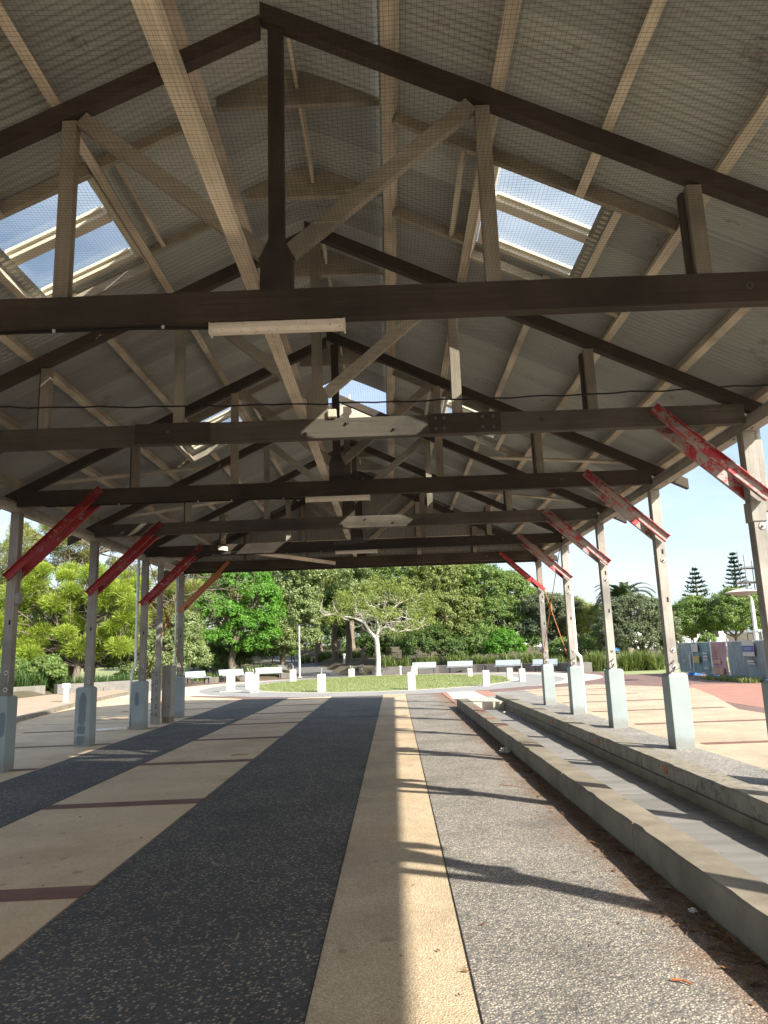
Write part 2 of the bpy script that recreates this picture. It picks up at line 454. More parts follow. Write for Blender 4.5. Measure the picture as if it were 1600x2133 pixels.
MAT['leaf_yellow'] = leafmat('yellow green leaf', (0.14, 0.195, 0.045), (0.32, 0.38, 0.115))
MAT['needle_lime'] = leafmat('lime needle foliage', (0.165, 0.25, 0.028), (0.37, 0.46, 0.075), trans=0.4)
MAT['needle_olive'] = leafmat('olive needle foliage', (0.15, 0.18, 0.045), (0.32, 0.35, 0.10), trans=0.4)
MAT['leaf_black'] = leafmat('blue green pine foliage', (0.022, 0.045, 0.025), (0.05, 0.085, 0.045), trans=0.15)
MAT['strap'] = leafmat('strappy leaf', (0.075, 0.12, 0.030), (0.20, 0.24, 0.075), trans=0.3)
MAT['strap_dark'] = leafmat('dark strappy leaf', (0.035, 0.075, 0.022), (0.09, 0.15, 0.04), trans=0.3)
MAT['palm_leaf'] = leafmat('palm frond', (0.05, 0.08, 0.035), (0.13, 0.17, 0.08), trans=0.2)
MAT['grassblade'] = leafmat('grass blade', (0.13, 0.175, 0.055), (0.27, 0.30, 0.125), trans=0.3)
MAT['litter'] = leafmat('dry leaf litter', (0.09, 0.045, 0.018), (0.24, 0.13, 0.055), trans=0.1)

# glass of the roof lights
gm, gnt, gbs = new_mat('grimy skylight glass')
gtr = gnt.nodes.new('ShaderNodeBsdfTransparent'); gtr.inputs['Color'].default_value = (0.86, 0.87, 0.85, 1)
ggl = gnt.nodes.new('ShaderNodeBsdfGlossy'); ggl.inputs['Roughness'].default_value = 0.05
gms = gnt.nodes.new('ShaderNodeMixShader')
gms.inputs[0].default_value = 0.05; gtl = gnt.nodes.new('ShaderNodeBsdfTranslucent'); gtl.inputs['Color'].default_value = (0.72, 0.75, 0.76, 1)
gm2 = gnt.nodes.new('ShaderNodeMixShader'); gm2.inputs[0].default_value = 0.04
gnt.links.new(gtr.outputs[0], gm2.inputs[1]); gnt.links.new(gtl.outputs[0], gm2.inputs[2])
gnt.links.new(gm2.outputs[0], gms.inputs[1]); gnt.links.new(ggl.outputs[0], gms.inputs[2])
gnt.links.new(gms.outputs[0], gnt.nodes['Material Output'].inputs['Surface'])
MAT['glass'] = gm

# ================================================================== THE GROUND
def smooth(t):
    t = np.clip(t, 0, 1)
    return t * t * (3 - 2 * t)

def height(x, y):
    """level plaza, garden beds raised behind their walls, a path climbing away through the trees"""
    x = np.asarray(x, float); y = np.asarray(y, float)
    e = np.sqrt(((x + 0.6) / 15.0) ** 2 + ((y - 43) / 15.5) ** 2)
    bed = smooth((e - 1.0) / 0.05) * 0.42 * smooth((y - 44) / 3) * smooth((13.0 - np.abs(x + 0.5)) / 1.5)
    rise = np.clip(y - 58, 0, 60) * 0.048
    gap = smooth((2.6 - np.abs(x + 5.2 + 0.22 * np.clip(y - 56, 0, 60))) / 0.8)     # the path
    left = 0.40 * smooth((-17.6 - 0.12 * (y - 38) - x) / 0.5) * smooth((y - 30) / 2)
    return bed * (1 - gap) + rise + left

def axis_pts(lo, hi, step, far):
    a = list(np.arange(lo, hi + 1e-6, step))
    d = step
    p = hi
    while p < far:
        d *= 1.5; p += d; a.append(p)
    d = step; p = lo; b = []
    while p > -far:
        d *= 1.5; p -= d; b.append(p)
    return np.array(b[::-1] + a)

gx = axis_pts(-45, 45, 0.75, 2500); gy = axis_pts(-20, 100, 0.75, 2500)
GX, GY = np.meshgrid(gx, gy)
GZ = height(GX, GY) - 0.012
nx, ny = len(gx), len(gy)
idx = np.arange(nx * ny).reshape(ny, nx)
gf = np.stack([idx[:-1, :-1], idx[:-1, 1:], idx[1:, 1:], idx[1:, :-1]], -1).reshape(-1, 4)
gme = fast_mesh('ground', np.stack([GX, GY, GZ], -1).reshape(-1, 3), gf, MAT['soil'], smooth=True)
tag(link(bpy.data.objects.new('ground', gme)), kind='structure')

def sheet(name, poly, z, mat):
    o = MB().slab(poly, z - 0.002, z).build(name, mat)
    return tag(o, kind='structure')

def ell(rx, ry, cx=-0.6, cy=43.0, n=72, a0=0, a1=2 * math.pi):
    return [(cx + rx * math.cos(a0 + (a1 - a0) * k / n), cy + ry * math.sin(a0 + (a1 - a0) * k / n)) for k in range(n)]

# plaza round the lawn, out to the walls
sheet('plaza_paving', [(-13, -20), (17, -20), (17, 40), (14.5, 47), (12.4, 51), (8, 56.4), (0, 57.8), (-8, 57.5), (-13, 53), (-17, 42), (-17.5, 36), (-13, 36)], 0.000, MAT['brown_pave'])
sheet('terracotta_paving', [(8.7, 6), (16, 6), (15.5, 27), (11.8, 29.6), (9.0, 24)], 0.004, MAT['brick_pave'])
sheet('cream_ring_paving', ell(12.2, 12.6), 0.004, MAT['cream_conc'])
sheet('grey_ring_paving', ell(9.9, 13.6, cy=42.6), 0.008, MAT['ring_grey'])
sheet('lawn_edging', ell(7.65, 11.15), 0.012, MAT['cream_conc'])
# lawn: slightly domed turf
lv = []; lf = []
rings, seg = 7, 72
for r in range(rings + 1):
    for k in range(seg):
        t = 2 * math.pi * k / seg; q = r / rings
        lv.append((-0.6 + 7.3 * q * math.cos(t), 43 + 10.8 * q * math.sin(t), 0.016 + 0.07 * (1 - q * q)))
for r in range(rings):
    for k in range(seg):
        k2 = (k + 1) % seg
        lf.append((r*seg + k, r*seg + k2, (r+1)*seg + k2, (r+1)*seg + k))
lawn = tag(link(bpy.data.objects.new('lawn', fast_mesh('lawn', np.array(lv), np.array(lf), MAT['lawn'], smooth=True))), kind='structure')

# right of the shed: pale sand paving with thin red bands, grey strip under the posts
sheet('sand_paving', [(4.62, -20), (9.2, -20), (8.2, 18), (9.6, 22.5), (10.8, 27), (8.6, 31.8), (5.05, 29.2), (4.62, 16)], 0.012, MAT['sand_pave'])
sheet('gravel_strip_paving', [(3.20, -20), (4.62, -20), (4.62, 16), (5.05, 29.2), (3.20, 28.2)], 0.016, MAT['gravel_pave'])
# floor of the shed in long strips
YE = 29.2
def strip(name, xa0, xa1, xb0, xb1, z, mat, ye=YE, ys=-20):
    return sheet(name, [(xa0, ys), (xa1, ys), (xb1, ye), (xb0, ye)], z, mat)
strip('speckled_strip_paving', 0.217, 1.86, 0.467, 1.86, 0.012, MAT['grey_pave'], 28.6)
strip('cream_strip_paving', -0.475, 0.212, -0.408, 0.464, 0.012, MAT['cream_pave'], 29.6)
strip('dark_strip_paving', -2.00, -0.48, -2.413, -0.413, 0.012, MAT['dark_pave'], 28.9)
strip('tan_strip_paving', -3.82, -2.005, -4.12, -2.418, 0.012, MAT['tan_pave'], 29.2)
strip('dark_strip_paving', -4.78, -3.825, -6.02, -4.125, 0.012, MAT['dark_pave'], 29.6)
sheet('tan_apron_paving', [(-4.785, -20), (-6.025, 29.8), (-9.0, 33), (-12.9, 34), (-12.0, 27.8), (-10.9, 21.7), (-9.2, 17.5), (-8.0, 8), (-7.5, -20)], 0.008, MAT['tan_pave'])
sheet('cream_apron_paving', [(1.95, 25.2), (3.19, 25.2), (3.195, 29.8), (2.10, 29.4)], 0.014, MAT['cream_conc'])
sheet('terracotta_paving', [(3.20, 26.2), (3.62, 26.2), (3.75, 29.6), (3.20, 29.8)], 0.020, MAT['brick_pave'])
sheet('terracotta_paving', [(1.88, 23), (1.945, 23), (2.095, 29.4), (1.88, 29.4)], 0.018, MAT['brick_pave'])
# a long construction joint cutting across the strips, and dark seams between them
sheet('paving_joint', [(-9.5, 20.2), (0.33, 19.3), (0.33, 19.325), (-9.5, 20.23)], 0.0215, MAT['hole'])
for xa, xb, ye in ((-0.4775, -0.4105, 28.9), (0.2145, 0.4655, 28.6), (-2.0025, -2.4155, 28.9), (-3.8225, -4.1225, 29.2)):
    sheet('paving_joint', [(xa - 0.0025, -20), (xa + 0.0025, -20), (xb + 0.0025, ye), (xb - 0.0025, ye)], 0.0185, MAT['hole'])
# red cross bands in line with the posts
for k in range(-1, 8):
    y = 5.36 + 3.24 * k
    xl0 = -3.825 - 0.0061 * (y + 20); xr0 = -2.010 - 0.00842 * (y + 20); xo0 = -4.80 - 0.0252 * (y + 20)
    sheet('paving_band', [(xl0, y - 0.02), (xr0, y + 0.05), (xr0 - 0.003, y + 0.33), (xl0 - 0.002, y + 0.22)], 0.0165, MAT['red_band'])
    if k >= 0:
        sheet('paving_band', [(-9.0, y - 0.25), (xo0, y - 0.1), (xo0 - 0.005, y + 0.1), (-9.0, y - 0.02)], 0.0125, MAT['red_band'])
    if k >= 1:
        sheet('paving_band', [(4.9, y + 0.2), (8.15, y + 0.2), (8.15, y + 0.42), (4.9, y + 0.42)], 0.0165, MAT['red_band'])

# kerb and raised footpath on the left
kpts = [(-8.3, 8), (-9.2, 17.5), (-10.9, 21.7), (-12.0, 27.8), (-12.9, 34.0), (-13.4, 39)]
MBk = MB()
poly = kpts + [(x - 0.24, y) for x, y in kpts[::-1]]
tag(MBk.slab(poly, -0.02, 0.13).build('kerb', MAT['concrete']), kind='structure')
tag(MB().slab([(x - 0.24, y) for x, y in kpts] + [(-15.4, 41), (-18, 38), (-22, 30), (-26, 8)], -0.02, 0.118).build('footpath', MAT['foot_pave']), kind='structure')
tag(MB().slab([(-12.95, 34.3), (-9.2, 33.3), (-8.5, 40), (-14.8, 41.6), (-13.45, 39)], -0.02, 0.007).build('pavement', MAT['cream_conc']), kind='structure')

# asphalt path climbing through the trees
pv = []; pf = []
pl = np.linspace(55.5, 96, 28)
for i, y in enumerate(pl):
    cx = -5.2 - 0.22 * max(y - 56, 0)
    for j, s in enumerate((-2.5, 0, 2.5)):
        pv.append((cx + s, y, float(height(cx, y)) + 0.022))
for i in range(len(pl) - 1):
    for j in range(2):
        a = i * 3 + j
        pf.append((a, a + 1, a + 4, a + 3))
tag(link(bpy.data.objects.new('path', fast_mesh('path', np.array(pv), np.array(pf), MAT['path']))), kind='structure')
# pale grass far left and right, beyond the garden
def patch(name, x0, x1, y0, y1, mat, lift=0.02, n=24):
    xs = np.linspace(x0, x1, n); ys = np.linspace(y0, y1, n)
    X, Y = np.meshgrid(xs, ys); Z = height(X, Y) + lift
    ii = np.arange(n * n).reshape(n, n)
    ff = np.stack([ii[:-1, :-1], ii[:-1, 1:], ii[1:, 1:], ii[1:, :-1]], -1).reshape(-1, 4)
    return tag(link(bpy.data.objects.new(name, fast_mesh(name, np.stack([X, Y, Z], -1).reshape(-1, 3), ff, mat, smooth=True))), kind='structure')
patch('grass_verge', -70, -19.5, 46, 95, MAT['lawn'])
patch('grass_verge', 12.9, 60, 41, 64, MAT['lawn'], 0.006)

# ================================================================== THE SHED
S = 3.18237
TY = lambda k: 11.5673 + (k - 3) * S          # front plane of truss k
KX = -0.80                                     # ridge line
SL = 0.485                                     # roof pitch
YS, YEND = -3.6, 23.0
XR0, XR1 = 4.3146, 4.4618                      # right posts
XL0, XL1 = -6.1803, -6.0331                    # left posts
ZP, ZB = 1.1444, 4.0874
shed = empty('open_shed', (KX, 10, 0))
tag(shed, 'long open-sided gabled timber shed on grey posts with red diagonal braces', 'shed')
SHINV = Matrix.Translation((-KX, -10, 0))
def part(mb, name, mat, parent=None, smooth=False, bev=0):
    """shed part given in world coordinates"""
    o = mb.bevelled(name, MAT[mat], None, bev) if bev else mb.build(name, MAT[mat], None, smooth)
    if parent is None:
        o.parent = shed
        o.matrix_parent_inverse = SHINV
    else:
        o.parent = parent
    return o

rz = lambda x, base=7.0: base - SL * abs(x - KX)   # top of rafter

# ---- posts on painted pedestals, with washers, mortises as dark plates
def make_post(side, k):
    y0 = TY(k) + 0.086; y1 = y0 + 0.15
    x0, x1 = (XR0, XR1) if side > 0 else (XL0, XL1)
    xc = (x0 + x1) / 2
    po = part(MB().box(x0, x1, y0, y1, 1.05, ZB), 'post', 'post', bev=0.006)
    if side > 0: a0, a1 = 4.2626, 4.5612
    else: a0, a1 = -6.3002, -5.9950
    b0 = TY(k); b1 = b0 + 0.32
    pd = MB()
    pd.slab([(a0, b0), (a1, b0), (a1, b1), (a0, b1)], -0.02, ZP - 0.035)
    n = len(pd.v)
    c = 0.028
    pd.v += [(a0 + c, b0 + c, ZP), (a1 - c, b0 + c, ZP), (a1 - c, b1 - c, ZP), (a0 + c, b1 - c, ZP)]
    pd.f = [f for f in pd.f if f != (4, 5, 6, 7)]
    pd.f += [(4, 5, n + 1, n), (5, 6, n + 2, n + 1), (6, 7, n + 3, n + 2), (7, 4, n, n + 3), (n, n + 1, n + 2, n + 3)]
    ped = part(pd, 'pedestal', 'pedestal', po, bev=0.01)
    if k >= 2:
        for z, r in ((1.24, 0.040), (1.50, 0.040)) + (((2.92, 0.040),) if side > 0 else ()):
            w = part(MB().disc_y(xc + 0.02, y0 + 0.001, z, r, 0.006), 'washer', 'washer', po)
            part(MB().disc_y(xc + 0.02, y0 - 0.004, z, 0.016, 0.02, 6), 'bolt', 'bolt', po)
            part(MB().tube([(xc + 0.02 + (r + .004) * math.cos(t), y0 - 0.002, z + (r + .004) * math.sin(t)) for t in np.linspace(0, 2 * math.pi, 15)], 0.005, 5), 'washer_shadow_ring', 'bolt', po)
        for z in ((2.25, 3.02) if side > 0 else (2.25,)):
            part(MB().box(xc + 0.005, xc + 0.035, y0 - 0.002, y0 + 0.02, z, z + 0.075), 'mortise_shade', 'hole', po)  # recess is not cut; its shade is put in as a dark plate
        if side > 0:   # coach bolts sticking out at the foot
            part(MB().beam((xc + 0.02, y0, 1.22), (xc - 0.05, y0 - 0.10, 1.175), 0.016, 0.016), 'coach_bolt', 'bolt', po)
            part(MB().beam((xc + 0.02, y0, 1.34), (xc - 0.06, y0 - 0.10, 1.29), 0.016, 0.016), 'coach_bolt', 'bolt', po)
    return po, ped
POSTS = {}
for k in range(-1, 7):
    for s in (1, -1):
        POSTS[(s, k)] = make_post(s, k)
# darker touch-up paint on pedestals
def paint_patch(k, pts):
    po, ped = POSTS[(-1, k)]
    part(MB().prism(pts, TY(k) - 0.0015, TY(k) + 0.01), 'paint_patch', 'patch', po)
def blob(cx, cz, rx, rzz, n=14, j=0.12):
    return [(cx + rx * (1 + random.uniform(-j, j)) * math.copysign(abs(math.cos(t)) ** 0.6, math.cos(t)), cz + rzz * (1 + random.uniform(-j, j)) * math.copysign(abs(math.sin(t)) ** 0.6, math.sin(t))) for t in [2 * math.pi * i / n for i in range(n)]]
paint_patch(4, blob(-6.15, 0.72, 0.075, 0.33)); paint_patch(4, blob(-6.155, 0.33, 0.08, 0.085)); paint_patch(4, blob(-6.16, 0.13, 0.08, 0.085))
paint_patch(5, blob(-6.175, 0.72, 0.05, 0.16, j=0.03)); paint_patch(3, blob(-6.07, 0.72, 0.06, 0.18))

# ---- wall plates along the tops of the posts
part(MB().box(XR0 + 0.02, XR1 + 0.03, YS, TY(6) + 0.5, ZB + 0.001, 4.245), 'wall_plate', 'plate')
part(MB().box(XL0 - 0.03, XL1 - 0.02, YS, TY(6) + 0.5, ZB + 0.001, 4.245), 'wall_plate', 'plate')
# short dowel ends and dark holes along the underside of the right plate
for i in range(26):
    y = 6.5 + i * 0.58 + random.uniform(-.1, .1)
    part(MB().box(4.375, 4.395, y, y + 0.05, ZB - 0.002, ZB + 0.01), 'nail_hole', 'hole')

# ---- trusses
CZ0, CZ1 = 4.160, 4.408
for k in range(-1, 7):
    yf = TY(k); yb = yf + 0.11
    tie = part(MB().box(XL1 - 0.018, XR0 + 0.018, yf, yb, CZ0, CZ1), 'tie_beam', 'lit_tie_x' if k in (2, 4) else 'dark_x', bev=0.006)
    # rafters: the right one runs past the ridge, the left one butts under it
    d = 0.165
    xe = 4.92
    part(MB().prism([(xe, rz(xe)), (xe, rz(xe) - d), (-0.62, rz(-0.62) - d), (-0.93, 7.0 + SL * 0.13 - d), (-0.93, 7.0 + SL * 0.13)], yf + 0.004, yb + 0.0), 'rafter', 'dark_x', bev=0.005)
    xe = -6.62
    zc = 7.0 + SL * 0.07
    part(MB().prism([(xe, rz(xe)), (-0.935, rz(-0.935)), (-0.935, rz(-0.935) - d), (xe, rz(xe) - d)], yf + 0.006, yb - 0.003), 'rafter', 'dark_x', bev=0.005)
    # king post with its flared foot
    kw = 0.062
    part(MB().prism([(KX - 0.128, CZ1 + .001), (KX + 0.128, CZ1 + .001), (KX + 0.128, 4.69), (KX + kw, 4.84), (KX + kw, 6.79), (KX - kw, 6.79), (KX - kw, 4.84), (KX - 0.128, 4.69)], yf + 0.008, yb - 0.006), 'king_post', 'dark_z' if k != 2 else 'beige_z')  # second king post paler, its skylight sun put into the colour
    for s in (1, -1):
        xq = KX + s * 1.695
        zq = rz(xq) - d
        part(MB().box(xq - 0.06, xq + 0.06, yf + 0.012, yb - 0.010, CZ1 + .001, zq - 0.03 * 1), 'queen_post', 'beige_z', bev=0.006)
        xo = KX + s * 3.335
        part(MB().box(xo - 0.06, xo + 0.06, yf + 0.012, yb - 0.010, CZ1 + .001, rz(xo) - d - 0.03), 'outer_post', 'beige_z', bev=0.006)
        part(MB().box(xo - 0.085 - 0.012, xo - 0.07, yf + 0.06, yb + 0.02, CZ1 + .001, rz(xo) - d - 0.07), 'edge_board', 'dark_z')
        # strut from the foot of the king post up to the head of the queen post
        part(MB().beam((KX + s * 0.10, (yf + yb) / 2, 4.735), (xq - s * 0.09, (yf + yb) / 2, zq - 0.005), 0.075, 0.135, (0, 0, 1)), 'strut', 'drab_x', bev=0.006)
    # bolts through the tie beam
    if k >= 1:
        for x, z in (((-0.95, 4.22), (-0.45, 4.34), (0.12, 4.25), (1.9, 4.3), (-2.6, 4.3)) if k in (2, 4) else ((2.86, 4.29),)):
            part(MB().disc_y(x, yf + 0.001, z, 0.03, 0.006, 4 if k in (2, 4) else 14), 'washer', 'bolt' if k not in (2, 4) else 'dark_x', tie)
            part(MB().disc_y(x, yf - 0.004, z, 0.014, 0.03, 6), 'bolt', 'bolt', tie)
    if k == 2:       # bolted splice plates
        part(MB().box(0.55, 1.40, yf - 0.022, yf - 0.001, CZ0 + 0.004, CZ1 + 0.004), 'splice_plate', 'dark_x', tie)
        for x in (0.62, 0.72, 1.18, 1.31):
            for z in (4.22, 4.35):
                part(MB().disc_y(x, yf - 0.021, z, 0.022, 0.02, 6), 'bolt', 'bolt', tie)
        part(MB().box(-3.0, -2.1, yf - 0.022, yf - 0.001, CZ0 + 0.004, CZ1 + 0.004), 'splice_plate', 'dark_x', tie)
    # paired steel channel braces, post to tie beam
    for s in (1, -1):
        if s > 0: top, bot = Vector((3.235, 0, 4.385)), Vector((4.47, 0, 3.245))
        else: top, bot = Vector((-4.665, 0, 4.395)), Vector((-6.145, 0, 2.985))
        mat = 'red_peel' if s > 0 else 'red'
        if k == 6: mat = 'red' if s > 0 else 'orange'
        ax = (bot - top).normalized(); nrm = Vector((-ax.z, 0, ax.x))
        for yy, fl in ((yf - 0.006, -1), (yf + 0.245, 1)):
            ch = MB()
            y0c, y1c = (yy - 0.008, yy) if fl < 0 else (yy, yy + 0.008)
            def bar(o0, o1, ya, yb_):
                a = top + nrm * o0; b = top + nrm * o1; c = bot + nrm * o1; d_ = bot + nrm * o0
                ch.prism([(a.x, a.z), (b.x, b.z), (c.x, c.z), (d_.x, d_.z)], ya, yb_)
            bar(-0.066, 0.066, y0c, y1c)
            if k == 6:
                ch = MB(); bar(-0.05, 0.05, yy - 0.05 if fl < 0 else yy, yy if fl < 0 else yy + 0.05)
            br = part(ch, 'brace', mat)
            if k < 6:
                for o0_, o1_ in ((-0.066, -0.056), (0.056, 0.066)):
                    ch = MB()
                    if fl < 0: bar(o0_, o1_, y0c - 0.048, y0c - 0.0005)
                    else: bar(o0_, o1_, y1c + 0.0005, y1c + 0.048)
                    part(ch, 'flange', ('red_mix' if s > 0 else 'red') if fl < 0 else mat, br)
# collar on the near right post where two timbers are scarfed
part(MB().box(XR0 - 0.02, XR1 + 0.01, TY(2) + 0.07, TY(2) + 0.25, 2.98, 3.22), 'collar', 'post', bev=0.01)
part(MB().box(XR1 + 0.002, XR1 + 0.085, TY(2) + 0.10, TY(2) + 0.22, 3.1, 3.98), 'packing_timber', 'post', bev=0.01)

# long runner lying on the tie beams beside the king posts
part(MB().box(-1.03, -0.932, YS, TY(6) + .05, CZ1 + 0.002, CZ1 + 0.10), 'runner_beam', 'beige_y')

# ---- purlins (those crossing a roof light are cut)
SLV = Vector((1, 0, -SL)).normalized()
NRM = {1: Vector((SL, 0, 1)).normalized(), -1: Vector((-SL, 0, 1)).normalized()}
OPEN = [(TY(1) + 0.90, TY(1) + 2.49), (TY(3) + 0.90, TY(3) + 2.49)]
def purlin(x, y0, y1, side, w=0.085, h=0.150):
    c = Vector((x, 0, rz(x))) + NRM[side] * (h / 2 + 0.002)
    part(MB().beam((c.x, y0, c.z), (c.x, y1, c.z), w, h, NRM[side]), 'purlin', 'beige_y')
for s, xs in ((1, (0.125, 1.012, 1.885, 2.765, 3.64, 4.52)), (-1, (-1.555, -2.61, -3.50, -4.33, -5.20, -6.05))):
    for i, x in enumerate(xs):
        if i == 2:
            cuts = [YS] + [v for o in OPEN for v in (o[0] - 0.02, o[1] + 0.08)] + [YEND]
            for a, b in zip(cuts[::2], cuts[1::2]):
                purlin(x, a, b, s)
        else:
            purlin(x, YS, YEND, s, 0.10 if i == 0 else 0.085, 0.16 if i == 0 else 0.150)
# trimmers running up the slope round the roof lights
def trimmer(xa, xb, y, s, w=0.05, h=0.105):
    ca = Vector((xa, y, rz(xa))) + NRM[s] * (h / 2 + 0.006); cb = Vector((xb, y, rz(xb))) + NRM[s] * (h / 2 + 0.006)
    part(MB().beam(ca, cb, w, h, NRM[s]), 'trimmer', 'drab_x')
for o0, o1 in OPEN:
    for s in (1, -1):
        X = (lambda v: v) if s > 0 else (lambda v: -1.43 - v)
        if s > 0: A, B, Cc, D = 0.18, 0.965, 2.235, 2.72
        else: A, B, Cc, D = -1.61, -2.565, -3.87, -4.285
        trimmer(A, B, o0 - 0.05, s); trimmer(A, B, o1 - 0.15, s)
        trimmer(B + s * 0.10, D, o0 - 0.03, s, 0.06, 0.125)
        trimmer(B + s * 0.10, D, o1 + 0.09, s, 0.06, 0.10)
        # narrow batten beside the upper trimmer bay, and the lower curb rail
        xb = B - s * 0.14
        c = Vector((xb, 0, rz(xb))) + NRM[s] * 0.05
        part(MB().beam((c.x, o0 - 0.02, c.z), (c.x, o1 - 0.18, c.z), 0.045, 0.07, NRM[s]), 'batten', 'beige_y')
        c = Vector((Cc, 0, rz(Cc))) + NRM[s] * 0.058
        part(MB().beam((c.x, o0 + 0.003, c.z), (c.x, o1 + 0.055, c.z), 0.07, 0.10, NRM[s]), 'curb_rail', 'beige_y')
        # linings closing the gap between purlin and window
        xl = B + s * 0.098
        c = Vector((xl, 0, rz(xl))) + NRM[s] * 0.085
        part(MB().beam((c.x, o0 - 0.01, c.z), (c.x, o1 + 0.06, c.z), 0.016, 0.17, NRM[s]), 'lining_board', 'beige_y')
        # two opening roof windows
        xa, xb2 = (1.075, 2.19) if s > 0 else (-2.675, -3.825)
        for q in range(2):
            ya = o0 + 0.012 + q * 0.792; yb2 = ya + 0.79
            fr = MB()
            hh = 0.10
            def P(x, y, u):
                v = Vector((x, y, rz(x))) + NRM[s] * u
                return v
            um = 0.222
            xi0, xi1 = xa + s * 0.03, xb2 - s * 0.03
            fr.beam(P(xi0, ya, um), P(xi0, yb2, um), 0.06, hh, NRM[s])
            fr.beam(P(xi1, ya, um), P(xi1, yb2, um), 0.06, hh, NRM[s])
            fr.beam(P(xi0 + s * .031, ya + 0.035, um + .002), P(xi1 - s * .031, ya + 0.035, um + .002), 0.07, hh, NRM[s])
            fr.beam(P(xi0 + s * .031, yb2 - 0.035, um + .002), P(xi1 - s * .031, yb2 - 0.035, um + .002), 0.07, hh, NRM[s])
            w = part(fr, 'skylight', 'frame')
            us = um + 0.02
            for (p, q2, ww) in ((P(xi0 + s*.06, ya + .09, us), P(xi1 - s*.06, ya + .09, us), .04), (P(xi0 + s*.06, yb2 - .09, us), P(xi1 - s*.06, yb2 - .09, us), .04)):
                part(MB().beam(p, q2, ww, 0.035, NRM[s]), 'sash_rail', 'frame', w)
            a, b, c2, d2 = P(xi0, ya + .03, us + .03), P(xi1, ya + .03, us + .03), P(xi1, yb2 - .03, us + .03), P(xi0, yb2 - .03, us + .03)
            e = NRM[s] * 0.006
            part(MB().add([a, b, c2, d2, a + e, b + e, c2 + e, d2 + e], [(0,1,2,3),(7,6,5,4),(0,4,5,1),(1,5,6,2),(2,6,7,3),(3,7,4,0)]), 'pane', 'glass', w)

# ---- corrugated sheets, one object each, sharing meshes
PW = S / 4
NCOR, SEG = 10, 8
def corr_mesh(name, path, mat, width=PW + 0.05, amp=0.0072):
    """path: list of (x,z) with outward normals, corrugated across y"""
    n = int(NCOR * SEG * width / PW) + 1
    ys = np.linspace(0, width, n)
    off = amp * np.cos(2 * np.pi * ys / (PW / NCOR))
    vs = []
    for (x, z, ax, az) in path:
        vs.append(np.stack([x + ax * off, ys, z + az * off], -1))
    m = len(path)
    vs = np.concatenate(vs)
    ii = np.arange(m * n).reshape(m, n)
    ff = np.stack([ii[:-1, :-1], ii[:-1, 1:], ii[1:, 1:], ii[1:, :-1]], -1).reshape(-1, 4)
    return fast_mesh(name, vs, ff, MAT[mat], smooth=True)
ZS = 7.0 + 0.170 / math.cos(math.atan(SL))
def slope_path(xa, xb, s):
    nn = NRM[s]
    return [(x, ZS - SL * abs(x - KX), nn.x, nn.z) for x in (xa, xb)]
EAV = {1: 4.95, -1: -6.66}
HEAD = {1: 0.06, -1: -1.66}
M_full = {s: corr_mesh('roof_sheet', slope_path(HEAD[s], EAV[s], s), 'sheet') for s in (1, -1)}
CUT = {1: (1.10, 2.165), -1: (-2.70, -3.80)}
M_up = {s: corr_mesh('roof_sheet', slope_path(HEAD[s], CUT[s][0], s), 'sheet', PW + 0.08) for s in (1, -1)}
M_lo = {s: corr_mesh('roof_sheet', slope_path(CUT[s][1], EAV[s], s), 'sheet', PW + 0.08) for s in (1, -1)}
M_ex = {s: corr_mesh('roof_sheet', slope_path(HEAD[s], EAV[s], s), 'sheet', PW + 0.05) for s in (1, -1)}
# rolled ridge
rp = []
R0 = 0.86
for i in range(15):
    t = -1 + 2 * i / 14
    x = KX + t * 0.93
    zz = ZS + 0.012 - SL * (math.sqrt((t * 0.93) ** 2 + 0.16 ** 2) - 0.10)
    dzdx = -SL * (t * 0.93) / math.sqrt((t * 0.93) ** 2 + 0.16 ** 2)
    nv = Vector((-dzdx, 0, 1)).normalized()
    rp.append((x, zz, nv.x, nv.z))
M_ridge = corr_mesh('ridge_sheet', rp, 'sheet')
def put(me, name, y, dz=0.0):
    o = bpy.data.objects.new(name, me)
    COL.objects.link(o); o.parent = shed
    o.location = (-KX, y - 10, dz)
    return o
y = TY(1) + 0.90 - PW * 11
i = 0
while y < YEND - 0.3:
    in_open = any(o0 - 0.01 <= y < o1 - 0.05 for o0, o1 in OPEN)
    before = any(abs(y + PW - o0) < 0.02 for o0, o1 in OPEN)
    dz = 0.0025 * (i % 2)
    for s in (1, -1):
        if in_open:
            put(M_up[s], 'roof_sheet', y - 0.03, dz); put(M_lo[s], 'roof_sheet', y - 0.03, dz)
        else:
            put((M_ex if before else M_full)[s], 'roof_sheet', y, dz)
    if not (13.7 < y < 15.1):
        put(M_ridge, 'ridge_sheet', y, dz)
    y += PW; i += 1
# arched blocks under the rolled ridge, and the thin ridge board between them
def ridge_z(x):
    t = x - KX
    return ZS + 0.012 - SL * (math.sqrt(t * t + 0.16 ** 2) - 0.10)
for k in range(0, 6):
    for dy in (0.86, 2.28):
        yb = TY(k) + dy
        if 13.5 < yb < 15.4 and dy > 2: continue
        xs = np.linspace(-1.495, 0.065, 15)
        top = [(float(x), ridge_z(float(x)) - 0.016) for x in xs]
        pl_ = [(-1.495, 6.775), (0.065, 6.775)] + top[::-1]
        part(MB().prism(pl_, yb, yb + 0.055), 'arched_block', 'drab_x')
    part(MB().box(-0.735, -0.705, TY(k) + 0.14, TY(k) + 0.84, 6.93, 7.10), 'ridge_board', 'beige_y')
    part(MB().box(-0.735, -0.705, TY(k) + 0.93, TY(k) + 2.26, 6.93, 7.10), 'ridge_board', 'beige_y')

